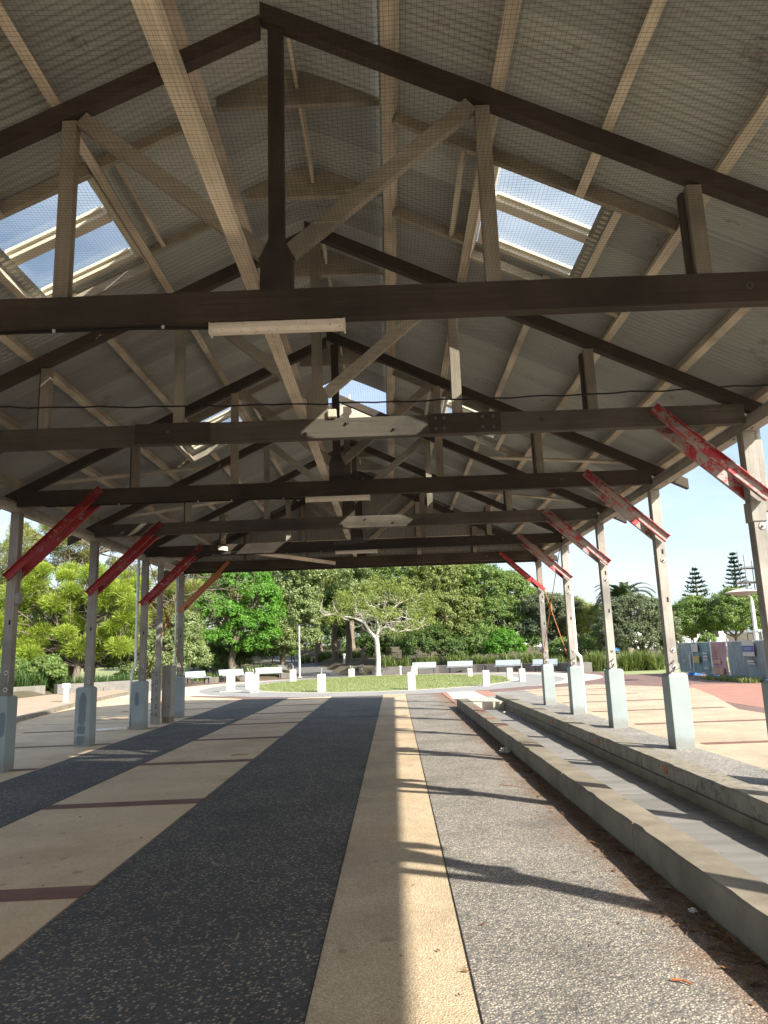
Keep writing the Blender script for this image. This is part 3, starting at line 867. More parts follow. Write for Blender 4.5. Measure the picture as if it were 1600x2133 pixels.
# ---- clad gable at the far end
yg = TY(6) + 0.135
wg = 0.762
x = -6.5
while x < 4.9:
    x1 = min(x + wg, 4.9)
    n = int(80 * (x1 - x) / wg) + 1
    xs = np.linspace(x, x1, n)
    off = 0.0085 * np.cos(2 * np.pi * xs / 0.0762)
    zt = np.minimum(ZS - SL * np.abs(xs - KX) - 0.03, 6.98)
    lo = np.stack([xs, yg + off, np.full(n, 4.30)], -1); hi = np.stack([xs, yg + off, np.maximum(zt, 4.31)], -1)
    vv = np.concatenate([lo, hi]); a = np.arange(n - 1)
    ff = np.stack([a, a + 1, a + 1 + n, a + n], -1)
    o = bpy.data.objects.new('gable_sheet', fast_mesh('gable_sheet', vv, ff, MAT['gable'], smooth=True))
    COL.objects.link(o); o.parent = shed; o.matrix_parent_inverse = SHINV
    x = x1
for zg, half in ((4.86, 4.1), (5.5, 2.8)):
    part(MB().box(KX - half, KX + half, TY(6) + 0.112, yg - 0.011, zg, zg + 0.09), 'gable_rail', 'beige_x')
part(MB().box(-6.3, 4.75, yg + 0.02, yg + 0.06, 4.09, 4.40), 'fascia_board', 'dark_x')
# a loose board hanging across the last bays, and wind-bracing boards under the rafters
part(MB().beam((-4.2, TY(5) - 0.2, 4.30), (-1.55, TY(6) - 0.3, 4.20), 0.03, 0.10), 'loose_board', 'beige_x')
for s in (1, -1):
    for k in (3, 4):
        xa, xb = (KX + s * 4.9, KX + s * 3.0)
        part(MB().beam((xa, TY(k) + 0.3, rz(xa) - 0.02), (xb, TY(k + 1) - 0.1, rz(xb) - 0.02), 0.09, 0.03, NRM[s]), 'wind_brace', 'beige_y')

# ---- rusty cross rods in the last bay on both sides, tightened on a ring
for s in (1, -1):
    xr = (4.29 if s > 0 else -6.01)
    ya, yb = TY(5) + 0.16, TY(6) + 0.16
    yc, zc = (ya + yb) / 2, 2.66
    for (yy, zz) in ((ya, 4.03), (yb, 4.03), (ya, 1.30), (yb, 1.30)):
        dv = Vector((0, yy - yc, zz - zc)).normalized()
        p0 = Vector((xr, yc, zc)) + dv * 0.10
        part(MB().tube([p0, (xr, yy, zz)], 0.011, 6), 'tie_rod', 'rust')
        pe = Vector((xr, yy, zz)) - dv * 0.45
        if zz < 2: part(MB().tube([pe, Vector((xr, yy, zz)) - dv * 0.2], 0.022, 6), 'turnbuckle', 'rust')
    part(MB().tube([(xr, yc + 0.085 * math.cos(t), zc + 0.10 * math.sin(t)) for t in np.linspace(0, 2 * math.pi, 17)], 0.028, 6), 'ring', 'rust')
    part(MB().disc_y(xr, yc + 0.02, zc, 0.05, 0.04, 8), 'hub', 'rust')

# ================================================================== THINGS UNDER AND ON THE SHED
def in_world(mb, name, mat, parent, base, bev=0, smooth=False):
    o = mb.bevelled(name, MAT[mat], None, bev) if bev else mb.build(name, MAT[mat], None, smooth)
    o.parent = parent
    if base is not None:
        o.matrix_parent_inverse = Matrix.Translation(-Vector(base))
    return o

# bird net stretched level under the tie beams, sagging a little between them
def net():
    x0, x1, y0, y1, c = -5.9, 4.2, 1.4, 18.2, 0.0225
    r = 0.0006
    def zf(x, y):
        ph = (y - TY(0)) / S
        return 4.135 - (0.055 + 0.03 * np.sin(x * 0.9 + 2)) * np.sin(np.pi * (ph % 1.0)) ** 2 - 0.016 * np.sin(x * 2.1 + y)
    vs = []; fs = []; n0 = 0
    tri = [(0.0, 1.0), (0.87, -0.5), (-0.87, -0.5)]
    def strand(P, lat):
        nonlocal n0
        m = len(P)
        for a, b in tri:
            Q = P.copy(); Q[:, 2] += b * r; Q[:, lat] += a * r
            vs.append(Q)
        i = np.arange(m - 1)
        for q in range(3):
            q2 = (q + 1) % 3
            fs.append(np.stack([n0 + q*m + i, n0 + q*m + i + 1, n0 + q2*m + i + 1, n0 + q2*m + i], -1))
        n0 += 3 * m
    xs = np.arange(x0, x1, c); ys = np.arange(y0, y1, c)
    yy = np.linspace(y0, y1, 64); xx = np.linspace(x0, x1, 30)
    for x in xs:
        w = 0.010 * np.sin(yy * 1.7 + x * 1.3) + 0.005 * np.sin(yy * 5.1 + x)
        strand(np.stack([x + w, yy, zf(x, yy)], -1), 0)
    for y in ys:
        w = 0.010 * np.sin(xx * 1.9 + y * 1.1) + 0.005 * np.sin(xx * 4.3 + y)
        strand(np.stack([xx, y + w, zf(xx, y)], -1), 1)
    # seam rope
    me = fast_mesh('bird_net', np.concatenate(vs), np.concatenate(fs), MAT['net'])
    o = link(bpy.data.objects.new('bird_net', me))
    tag(o, 'fine black bird netting stretched flat under the roof timbers of the shed', 'net')
    rp_ = []
    for t in np.linspace(0, 1, 60):
        x = -5.9 + 10.1 * t
        rp_.append((x, 7.02 - 0.012 * (x - 0.8) ** 2 + 0.012 * math.sin(x * 7), 4.10 + 0.006 * math.sin(x * 13)))
    MB().tube(rp_, 0.008, 6).build('seam_rope', MAT['net'], o)
net()

# fluorescent battens under tie beams 1, 3 and 5
def batten(k, label):
    y = TY(k) + 0.06
    b = (-0.80, y, 4.07)
    t = empty('batten_light', b)
    tag(t, label, 'light', 'batten lights under the tie beams')
    prof = [(-0.045, 4.152), (-0.045, 4.105), (-0.03, 4.078), (0.0, 4.068), (0.03, 4.078), (0.045, 4.105), (0.045, 4.152)]
    n = len(prof); mb = MB()
    x0, x1 = -1.315, -0.285
    vs = [(x0, y + a, z) for a, z in prof] + [(x1, y + a, z) for a, z in prof]
    mb.add(vs, [tuple(range(n)), tuple(range(2*n - 1, n - 1, -1))] + [((i+1) % n, i, n + i, n + (i+1) % n) for i in range(n)])
    in_world(mb, 'diffuser', 'lampbody', t, b)
    for xe in (x0 - 0.012, x1):
        in_world(MB().box(xe, xe + 0.012, y - 0.048, y + 0.048, 4.066, 4.156), 'end_cap', 'lampbody', t, b)
    in_world(MB().tube([(x0 - 0.012, y, 4.13), (-1.9, y, 4.150), (-3.2, y, 4.148), (-5.6, y, 4.150)], 0.012, 6), 'cable', 'net', t, b)
    for xx in (-1.7, -2.55, -3.1, -4.4):
        in_world(MB().box(xx, xx + 0.02, y - 0.022, y - 0.010, 4.135, 4.158), 'clip', 'white', t, b)
batten(1, 'dirty cream batten light with a long cable, under the first whole truss beam')
batten(3, 'cream batten light under a dark beam, with a small floodlight hanging just beyond it')
batten(5, 'small pale batten light beside the loose hanging board, near the far gable')
for k, x0, z0, lab in ((2, -0.674, 4.412, 'small cream floodlight box sitting on the bolted and spliced tie beam'), (4, -1.09, 4.50, 'small cream floodlight box fixed beyond the dark beam carrying a batten light')):
    y = TY(k) - 0.04 if k == 2 else TY(k) - 0.06
    bx_ = (x0 + 0.05, y, z0)
    t = empty('floodlight', bx_); tag(t, lab, 'floodlight', 'small floodlights')
    in_world(MB().box(x0, x0 + 0.105, y, y + 0.06, z0, z0 + 0.10), 'housing', 'frame', t, bx_, bev=0.012)
    in_world(MB().box(x0 + 0.035, x0 + 0.065, y + 0.061, y + 0.13, z0 - 0.004, z0 + 0.03), 'bracket', 'bolt', t, bx_)

# white downpipes
def downpipe(name, pts, r, label):
    o = MB().tube(pts, r, 10).build(name, MAT['white'], None, True)
    tag(o, label, 'downpipe', 'white downpipes')
downpipe('downpipe', [(4.515, 18.22, 4.3), (4.515, 18.22, 1.50), (4.53, 18.22, 1.43), (4.60, 18.22, 1.36), (4.615, 18.22, 1.28), (4.615, 18.22, -0.02)], 0.042, 'white downpipe with a low elbow, on the post where the right-hand cross rods begin')
downpipe('downpipe', [(4.56, 8.60, 4.3), (4.56, 8.60, 3.45), (4.66, 8.60, 3.38), (4.66, 8.60, -0.02)], 0.036, 'white downpipe behind the post with the scarfed collar')
downpipe('downpipe', [(-6.27, 18.05, 4.25), (-6.27, 18.05, 1.50), (-6.33, 18.05, 1.42), (-6.36, 18.05, 1.3), (-6.36, 18.05, 0.06), (-6.42, 18.0, 0.05), (-7.1, 17.8, 0.045)], 0.034, 'white downpipe running out along the ground from the patched pedestal by the cabinet')
downpipe('downpipe', [(-6.25, 21.28, 4.25), (-6.25, 21.28, -0.02)], 0.03, 'white downpipe behind the last left-hand post')
jb = empty('junction_box', (-5.985, TY(3) + 0.14, 2.72)); tag(jb, 'small grey junction box on the left post at the first red brace', 'box')
in_world(MB().box(-6.031, -5.965, TY(3) + 0.09, TY(3) + 0.23, 2.58, 2.76), 'housing', 'cabinet', jb, jb.location, bev=0.01)
in_world(MB().box(-6.0, -5.985, TY(3) + 0.15, TY(3) + 0.17, 2.761, 3.2), 'conduit', 'cabinet', jb, jb.location)

# graffitied cable post and service cabinet by the left posts
gp = empty('cable_post', (-6.14, 19.35, 0)); tag(gp, 'tall pale post with vertical graffiti letters beside the steel cabinet', 'post')
B = gp.location
in_world(MB().box(-6.205, -6.075, 19.35, 19.47, -0.02, 4.085), 'shaft', 'post', gp, B, bev=0.006)
in_world(MB().box(-6.215, -6.09, 19.325, 19.349, -0.01, 1.45), 'cover', 'cabinet', gp, B, bev=0.004)
in_world(MB().box(-6.30, -6.218, 19.36, 19.44, -0.01, 1.42), 'conduit', 'cabinet', gp, B)
for z in (0.25, 0.62, 0.98, 1.30):
    in_world(MB().box(-6.31, -6.206, 19.345, 19.357, z, z + 0.03), 'clamp', 'bolt', gp, B)
def text_mesh(txt, size, mat, name='lettering', ext=0.0008):
    cu = bpy.data.curves.new(name, 'FONT'); cu.body = txt; cu.size = size; cu.extrude = ext; cu.align_x = 'CENTER'
    ob = bpy.data.objects.new(name, cu); COL.objects.link(ob)
    dg = bpy.context.evaluated_depsgraph_get()
    me = bpy.data.meshes.new_from_object(ob.evaluated_get(dg))
    bpy.data.objects.remove(ob)
    me.materials.clear(); me.materials.append(mat)
    return bpy.data.objects.new(name, me)
for i, ch in enumerate('COEVGN'):
    o = text_mesh(ch, 0.15, MAT['hole'], 'graffiti')
    o.data.transform(Matrix.Diagonal((0.62, 1.1, 1, 1)))
    link(o, gp)
    o.rotation_euler = (math.pi / 2, 0, 0)
    o.location = (-6.15 + 6.14, 19.3225 - 19.35, 1.22 - i * 0.205)
cb = empty('service_cabinet', (-5.97, 19.7, 0)); tag(cb, 'grubby grey steel service cabinet with two doors standing between left posts', 'cabinet')
B = cb.location
in_world(MB().box(-6.085, -5.86, 19.56, 20.02, 0.17, 1.46), 'body', 'cabinet', cb, B, bev=0.006)
in_world(MB().box(-6.07, -5.875, 19.575, 20.0, -0.02, 0.168), 'plinth', 'concrete', cb, B)
in_world(MB().box(-6.10, -5.845, 19.545, 20.035, 1.461, 1.485), 'lid', 'cabinet', cb, B)
for z0, z1 in ((0.24, 0.62), (0.65, 1.43)):
    dr = in_world(MB().box(-6.075, -5.872, 19.552, 19.559, z0, z1), 'door', 'cabinet', cb, B, bev=0.002)
    in_world(MB().box(-5.905, -5.885, 19.535, 19.551, (z0 + z1) / 2 - 0.04, (z0 + z1) / 2 + 0.04), 'handle', 'bolt', dr, None)
    in_world(MB().box(-5.861, -5.853, 19.58, 20.0, z0, z1), 'side_panel', 'cabinet', cb, B, bev=0.002)

# ---- low concrete walls of the old platform and the stone floor between
w1 = empty('platform_wall', (1.95, 10, 0)); tag(w1, 'long low concrete wall with a rust-stained top and red tiles at its end', 'low wall')
B = w1.location
yy = -6.0; L = 2.41
rw = random.Random(3)
def rough_block(x0, x1, y0, y1, z0, z1, seed):
    """cast block with a chipped arris"""
    r_ = random.Random(seed); n = 16; mb = MB()
    prof = []
    for i in range(n + 1):
        y = y0 + (y1 - y0) * i / n
        c = 0.010 + max(0, r_.gauss(0, 0.006))
        if r_.random() < 0.06: c += 0.02
        c2 = 0.008 + max(0, r_.gauss(0, 0.004))
        prof.append([(x0, y, z0), (x0, y, z1 - c), (x0 + c, y, z1), (x1 - c2, y, z1), (x1, y, z1 - c2), (x1, y, z0)])
    vs = [p for q in prof for p in q]
    fs = []
    for i in range(n):
        for j in range(6):
            j2 = (j + 1) % 6
            fs.append((i*6 + j, i*6 + j2, (i+1)*6 + j2, (i+1)*6 + j))
    fs += [tuple(range(5, -1, -1)), tuple(range(n*6, n*6 + 6))]
    return mb.add(vs, fs)
i = 0
while yy < 21.6:
    y1 = min(yy + L, 21.7)
    in_world(rough_block(1.82, 2.09, yy, y1 - 0.012, -0.03, 0.242 + rw.uniform(-.002, .002), i), 'block', 'concrete', w1, B)
    yy = y1; i += 1
for ty in (13.6, 15.1, 16.7, 17.4, 18.0):
    in_world(MB().box(1.855, 2.03, ty, ty + 0.22, 0.235, 0.249), 'tile', 'tile', w1, B)
in_world(rough_block(2.093, 2.945, 19.9, 21.7, -0.03, 0.243, 77), 'end_slab', 'cream_conc', w1, B)
w2 = empty('platform_wall', (3.0, 10, 0)); tag(w2, 'taller low concrete wall with a ledge and streaked face, nearer the right-hand posts', 'low wall')
B = w2.location
yy = -6.0; i = 0
while yy < 21.5:
    y1 = min(yy + 2.83, 21.75)
    in_world(rough_block(2.952, 3.225, yy, y1 - 0.008, -0.03, 0.320 + rw.uniform(-.002, .002), 40 + i), 'block', 'concrete_side', w2, B)
    in_world(MB().box(2.916, 2.9505, yy, y1 - 0.010, -0.03, 0.158), 'ledge', 'concrete', w2, B)
    yy = y1; i += 1
for ty in (8.35, 11.0, 14.1):
    in_world(MB().box(2.944, 2.9535, ty, ty + 0.09, 0.20, 0.28), 'plaque', 'rust', w2, B)
cf = tag(MB().box(2.0905, 2.915, -6, 19.89, -0.03, 0.030).build('channel_floor', MAT['concrete']), kind='structure')
sl_me = {}
yy = -2.0; i = 0
while yy < 19.6:
    L = rw.choice((0.42, 0.58, 0.50))
    key = L
    if key not in sl_me:
        sl_me[key] = MB().box(2.094, 2.912, 0, L - 0.012, 0.0305, 0.052).mesh('slab', MAT['slab'])
    o = bpy.data.objects.new('slab', sl_me[key]); COL.objects.link(o); o.parent = cf
    o.location = (0, yy, rw.uniform(-0.002, 0.002))
    yy += L; i += 1

# leaf litter and twigs gathered along the foot of the wall
n = 1500
lx = 1.80 - np.abs(RNG.normal(0, 0.10, n)); ly = RNG.uniform(2.4, 21, n)
a = RNG.uniform(0, 6.283, n); ln = RNG.uniform(0.02, 0.07, n); wd = RNG.uniform(0.004, 0.016, n)
d1 = np.stack([np.cos(a), np.sin(a), RNG.uniform(-.15, .3, n)], -1); d2 = np.stack([-np.sin(a), np.cos(a), RNG.uniform(-.4, .4, n)], -1)
c = np.stack([lx, ly, np.full(n, 0.022)], -1)
V = np.stack([c - d1 * ln[:, None], c - d2 * wd[:, None], c + d1 * ln[:, None], c + d2 * wd[:, None]], 1).reshape(-1, 3)
o = link(bpy.data.objects.new('leaf_litter', fast_mesh('leaf_litter', V, np.arange(n * 4).reshape(-1, 4), MAT['litter'], np.repeat(RNG.random(n), 4))))
tag(o, 'dry leaves and twigs drifted along the foot of the low wall', 'leaf litter', kind='stuff')
n = 420
lx = RNG.uniform(-6.5, 1.7, n); ly = 3.4 + 18 * RNG.random(n) ** 1.3
a = RNG.uniform(0, 6.283, n); ln = RNG.uniform(0.008, 0.03, n); wd = RNG.uniform(0.003, 0.010, n)
d1 = np.stack([np.cos(a), np.sin(a), RNG.uniform(0, .25, n)], -1); d2 = np.stack([-np.sin(a), np.cos(a), RNG.uniform(-.3, .3, n)], -1)
c = np.stack([lx, ly, np.full(n, 0.023)], -1)
V = np.stack([c - d1 * ln[:, None], c - d2 * wd[:, None], c + d1 * ln[:, None], c + d2 * wd[:, None]], 1).reshape(-1, 3)
o = link(bpy.data.objects.new('leaf_litter', fast_mesh('leaf_litter', V, np.arange(n * 4).reshape(-1, 4), MAT['litter'], np.repeat(RNG.random(n), 4))))
tag(o, 'scattered small dead leaves over the striped paving', 'leaf litter', kind='stuff')
def twig(name, p, q, r, lab, mat='litter'):
    mid = (Vector(p) + Vector(q)) / 2 + Vector((0.01, 0.008, 0.004))
    tag(MB().tube([p, mid, q], [r, r * 0.9, r * 0.6], 6).build(name, MAT['orange' if mat == 'o' else mat]), lab, 'stick')
twig('stick', (1.28, 3.86, 0.021), (1.36, 3.80, 0.021), 0.007, 'short orange stick lying alone on the speckled paving', 'o')
twig('stick', (1.22, 9.15, 0.016), (1.52, 8.85, 0.016), 0.004, 'thin brown twig lying by the rusty stain beside the wall', 'rust')
twig('stick', (-2.75, 12.65, 0.018), (-2.48, 12.72, 0.018), 0.006, 'dark twig lying on the tan paving between red bands', 'rust')
def crumple(name, c, r, lab, mat):
    bm = bmesh.new(); bmesh.ops.create_icosphere(bm, subdivisions=3, radius=r)
    rr = random.Random(int(c[1] * 100))
    for v in bm.verts:
        k = 0.55 + 0.75 * rr.random()
        v.co = Vector((v.co.x * k * 1.2, v.co.y * k, max(v.co.z, -0.4 * r) * k * 0.8))
    me = bpy.data.meshes.new(name); bm.to_mesh(me); bm.free(); me.materials.append(MAT[mat])
    o = link(bpy.data.objects.new(name, me)); o.location = c
    tag(o, lab, 'litter')
crumple('crumpled_wrapper', (1.70, 11.85, 0.045), 0.065, 'crumpled white paper cup lying in the shadow of the low wall', 'pier')
crumple('crumpled_wrapper', (1.745, 4.75, 0.025), 0.02, 'small pale scrap of paper among dead leaves by the wall', 'pier')
crumple('crumpled_wrapper', (2.70, 18.4, 0.075), 0.04, 'small scrap of rubbish on the stone floor between the walls', 'pier')

# ================================================================== STREET FURNITURE ROUND THE LAWN
def pier(x, y, w, h, fit, lab):
    t = empty('pier', (x, y, 0)); tag(t, lab, 'pier', 'white piers round the lawn')
    MB().box(-w/2, w/2, -w/2, w/2, -0.02, h).bevelled('shaft', MAT['pier'], t, 0.015)
    if fit == 1:
        MB().box(-0.05, 0.05, -0.05, 0.05, h + 0.0005, h + 0.05).build('base_plate', MAT['fitting'], t)
        MB().tube([(0, 0, h + .05), (0.01, 0, h + 0.16), (0.0, 0, h + 0.27)], [0.035, 0.03, 0.04], 8).build('spindle', MAT['fitting'], t)
    elif fit == 2:
        MB().tube([(-0.06, 0, h), (-0.05, 0, h + 0.12), (-0.09, 0, h + 0.24)], [0.03, 0.035, 0.02], 8).build('lever', MAT['fitting'], t)
        MB().tube([(0.05, 0, h), (0.06, 0, h + 0.10), (0.10, 0, h + 0.20)], [0.035, 0.025, 0.03], 8).build('lever', MAT['fitting'], t)
    elif fit == 3:
        MB().tube([(-0.10, 0, h), (-0.10, 0, h + 0.16), (-0.02, 0, h + 0.24), (0.07, 0, h + 0.2), (0.1, 0, h)], 0.035, 8).build('hoop', MAT['iron'], t)
        MB().tube([(0.02, 0.05, h), (0.0, 0.05, h + 0.19)], [0.045, 0.03], 8).build('spindle', MAT['iron'], t)
pier(-8.04, 36.83, 0.36, 0.855, 0, 'plain white pier without a fitting, on a low base by the lawn edge')
MB().box(-8.5, -7.58, 36.4, 37.2, 0.0125, 0.05).build('base_slab', MAT['cream_conc'], None)
bpy.data.objects['base_slab']['label'] = 'low pale slab under the plain white pier'; bpy.data.objects['base_slab']['category'] = 'slab'
pier(-8.29, 42.8, 0.37, 0.80, 2, 'white pier with a forked metal fitting, behind the plain pier')
pier(-6.51, 34.96, 0.37, 0.855, 2, 'tall white pier with a forked metal fitting at the left end of the lawn')
pier(-6.38, 47.5, 0.37, 0.775, 1, 'stained white pier with a thick fitting, in front of the slim light pole')
pier(-3.19, 33.2, 0.34, 0.79, 1, 'white pier with an upright fitting, where the dark strips meet the lawn')
pier(-2.95, 53.2, 0.42, 0.60, 2, 'short white pier beside the foot of the climbing path')
pier(0.80, 32.6, 0.33, 0.755, 1, 'white pier with an upright fitting, beyond the end of the cream strip')
pier(1.61, 54.5, 0.36, 0.62, 1, 'white pier in front of the slatted bench next to the pale-barked tree')
pier(4.67, 45.2, 0.29, 0.54, 0, 'short white pier by the end of the middle slatted bench')
pier(4.20, 33.8, 0.30, 0.695, 3, 'white pier topped by a dark hoop, beyond the platform walls')
pier(6.21, 39.7, 0.29, 0.62, 0, 'white pier without a fitting at the right end of the lawn')
pier(6.40, 37.0, 0.29, 0.625, 1, 'white pier with a small fitting at the right end of the lawn')

def park_bench(x, y, rz_, L, lab, white=False):
    t = empty('park_bench', (x, y, 0), rz_); tag(t, lab, 'bench', 'slatted benches round the lawn')
    m = MAT['slat']
    for i in range(5):
        MB().box(-L/2, L/2, -0.26 + i * 0.095, -0.26 + i * 0.095 + 0.078, 0.42, 0.45).build('seat_slat', m, t)
    for i in range(5):
        z = 0.49 + i * 0.072; yb = 0.245 + i * 0.022
        MB().beam((-L/2, yb, z + 0.03), (L/2, yb, z + 0.03), 0.022, 0.062, (0, 0.28, 1)).build('back_slat', m, t)
    for s in (-1, 1):
        xs = s * (L/2 - 0.18)
        MB().beam((xs, -0.2, 0.0), (xs, -0.22, 0.419), 0.05, 0.05, (0, 1, 0)).build('leg', MAT['iron'], t)
        MB().beam((xs, 0.2, 0.0), (xs, 0.22, 0.42), 0.05, 0.05, (0, 1, 0)).build('leg', MAT['iron'], t)
        MB().beam((xs, 0.262, 0.40), (xs, 0.365, 0.84), 0.045, 0.03, (1, 0, 0)).build('back_support', MAT['iron'], t)
        MB().box(xs - 0.02, xs + 0.02, -0.24, 0.23, 0.385, 0.4185).build('seat_bearer', MAT['iron'], t)
    return t
def face(x, y):           # look at the lawn
    return math.atan2(43 - y, -0.6 - x) + math.pi / 2
park_bench(-13.1, 50.0, 1.05, 1.9, 'pale slatted bench standing first after the last left-hand post')
park_bench(-11.4, 53.0, 0.72, 1.95, 'pale slatted bench behind the plain white pier')
park_bench(-9.3, 56.0, 0.35, 2.0, 'pale slatted bench under the bright green tree beside the path')
park_bench(2.36, 56.0, -0.12, 1.8, 'pale slatted bench next to the pale-barked tree and bollard')
park_bench(5.0, 55.5, -0.22, 1.9, 'pale slatted bench, second along the dark wall from the pale-barked tree')
park_bench(8.2, 53.1, -0.32, 1.8, 'pale slatted bench behind two white piers at the dark wall')
park_bench(10.4, 51.0, -0.40, 1.7, 'pale slatted bench behind the last right-hand post')
for (x, y) in ((-12.35, 50.9), (-10.55, 53.6), (-8.15, 56.4)):
    t = MB().box(x - 0.45, x + 0.35, y - 0.3, y + 0.3, 0, 0.40).bevelled('sandstone_block', MAT['wall_pale'], None, 0.03)
    tag(t, {-12.35: 'pale stone block beside the bench after the last left-hand post', -10.55: 'pale stone block beside the bench behind the plain pier', -8.15: 'pale stone block beside the bench next to the path'}[x], 'stone block', 'stone blocks between the left benches')

# garden walls of cast blocks
def wall(pts, h, th, mat, lab, name='garden_wall', z0=-0.05, seglen=2.3):
    base = Vector((*pts[0], 0))
    t = empty(name, base); tag(t, lab, 'garden wall')
    for (x0, y0), (x1, y1) in zip(pts[:-1], pts[1:]):
        d = math.hypot(x1 - x0, y1 - y0); n = max(1, round(d / seglen))
        for i in range(n):
            a = Vector((x0 + (x1 - x0) * i / n, y0 + (y1 - y0) * i / n, 0)); b = Vector((x0 + (x1 - x0) * (i + 1) / n, y0 + (y1 - y0) * (i + 1) / n, 0))
            u = (b - a).normalized()
            zc = (z0 + h) / 2
            in_world(MB().beam(a + u * 0.006 + Vector((0, 0, zc)), b - u * 0.006 + Vector((0, 0, zc)), th, h - z0), 'block', mat, t, base, bev=0.012)
wall([(-1.6, 58.3), (0.8, 57.9), (3.6, 57.3), (6.4, 56.0), (9.0, 54.2), (11.2, 52.0), (12.2, 49.9)], 0.56, 0.35, 'wall_dark', 'curved dark block garden wall behind the right-hand benches')
wall([(-22.2, 31.0), (-19.6, 34.5), (-17.7, 37.6)], 0.60, 0.35, 'wall_pale', 'stained pale garden wall behind the left bollard')
wall([(-17.4, 38.3), (-15.6, 40.6), (-13.9, 42.6)], 0.60, 0.35, 'wall_dark', 'plain grey garden wall between the second and third left-hand posts')
wall([(-9.8, 60.4), (-9.0, 65), (-9.6, 70)], 0.95, 0.35, 'wall_dark', 'dark wall along the left side of the climbing path')
wall([(-2.5, 58.6), (-2.6, 62.5)], 0.72, 0.35, 'wall_dark', 'dark wall along the right side of the climbing path')
# bollards
def bollard(x, y, h, r, lab, mat='white'):
    t = empty('bollard', (x, y, float(height(x, y)))); tag(t, lab, 'bollard', 'bollards')
    MB().lathe([(r, -0.02), (r, h * 0.78)], sides=18).build('shaft', MAT[mat], t, False)
    MB().lathe([(r * 1.45, h * 0.78 + .001), (r * 1.6, h * 0.83), (r * 1.6, h * 0.865), (r * 1.1, h * 0.87)], sides=18).build('louvre', MAT[mat], t)
    MB().lathe([(r * 1.6, h * 0.89), (r * 1.65, h * 0.96), (r * 1.3, h)], sides=18).build('cap', MAT[mat], t)
    MB().lathe([(r * 1.05, h * 0.8705), (r * 1.05, h * 0.8895)], sides=12).build('lens', MAT['hole'], t)
bollard(-13.3, 30.2, 0.84, 0.105, 'white louvred bollard light on the left footpath in front of the wall')
bollard(0.55, 54.6, 0.66, 0.075, 'slim grey bollard light between the pale-barked tree and a bench', 'pole')
bollard(-4.3, 66, 0.9, 0.10, 'grey bollard light on the climbing path below two trunks', 'pole')
tag(MB().lathe([(0.16, 0.1), (0.16, 0.62)], (-16.4, 37.4, 0), 14).build('dark_bollard', MAT['wall_dark']), 'short dark round bollard against the pale left wall', 'bollard')
bag = crumple('blue_bag', (-12.75, 30.4, 0.20), 0.17, 'crumpled blue bag on the footpath beside the white bollard', 'blue')

# light poles
def pole_T(x, y, h, lab):
    t = empty('light_pole', (x, y, 0)); tag(t, lab, 'light pole')
    MB().lathe([(0.22, 0), (0.20, 0.04), (0.09, 0.09), (0.085, 0.3), (0.065, h - 0.12)], sides=12).build('shaft', MAT['pole'], t)
    MB().lathe([(0.10, h - 0.1199), (0.10, h - 0.02)], sides=12).build('neck', MAT['pole'], t)
    MB().box(-0.34, 0.30, -0.16, 0.16, h - 0.0199, h + 0.05).bevelled('lamp_head', MAT['iron'], t, 0.02)
pole_T(-7.05, 56.2, 3.95, 'slim grey light pole with a flat head at the foot of the path')
t = empty('light_pole', (15.25, 31, 0)); tag(t, 'white light pole with a wide shallow cone shade beside the wrapped fence', 'light pole')
MB().lathe([(0.13, -0.02), (0.13, 0.9), (0.085, 0.95), (0.07, 3.25)], sides=14).build('shaft', MAT['white'], t, False)
MB().tube([(0, 0, 3.25), (-0.02, 0, 3.42), (-0.16, 0, 3.52), (-0.3, 0, 3.54)], 0.045, 10).build('arm', MAT['white'], t, True)
MB().lathe([(0.12, 3.46), (0.62, 3.60), (0.66, 3.63), (0.60, 3.66), (0.12, 3.78)], (-0.38, 0, 0), 28).build('shade', MAT['pier'], t, False)
MB().tube([(0.03, -0.1, 2.0), (0.22, -0.1, 2.0), (0.24, -0.1, 1.6)], 0.05, 8).build('camera_bracket', MAT['white'], t)

# ================================================================== PLANTS
def unit(v):
    return v / np.maximum(np.linalg.norm(v, axis=-1, keepdims=True), 1e-9)

def leaves(rng, centres, outward, size, aspect, spread, face_out=0.55, fold=0.15):
    """diamond leaves at centres (n,3)"""
    n = len(centres)
    nrm = unit(outward * face_out + rng.normal(0, 1, (n, 3)) * spread + np.array([0, 0, 0.35]))
    t = unit(np.cross(nrm, rng.normal(0, 1, (n, 3))))
    b = np.cross(nrm, t)
    s = size * rng.uniform(0.6, 1.35, n)[:, None]
    w = s * aspect
    V = np.stack([centres - t * s * .5, centres - b * w * .5 + nrm * w * fold, centres + t * s * .5, centres + b * w * .5 + nrm * w * fold], 1)
    return V.reshape(-1, 3)

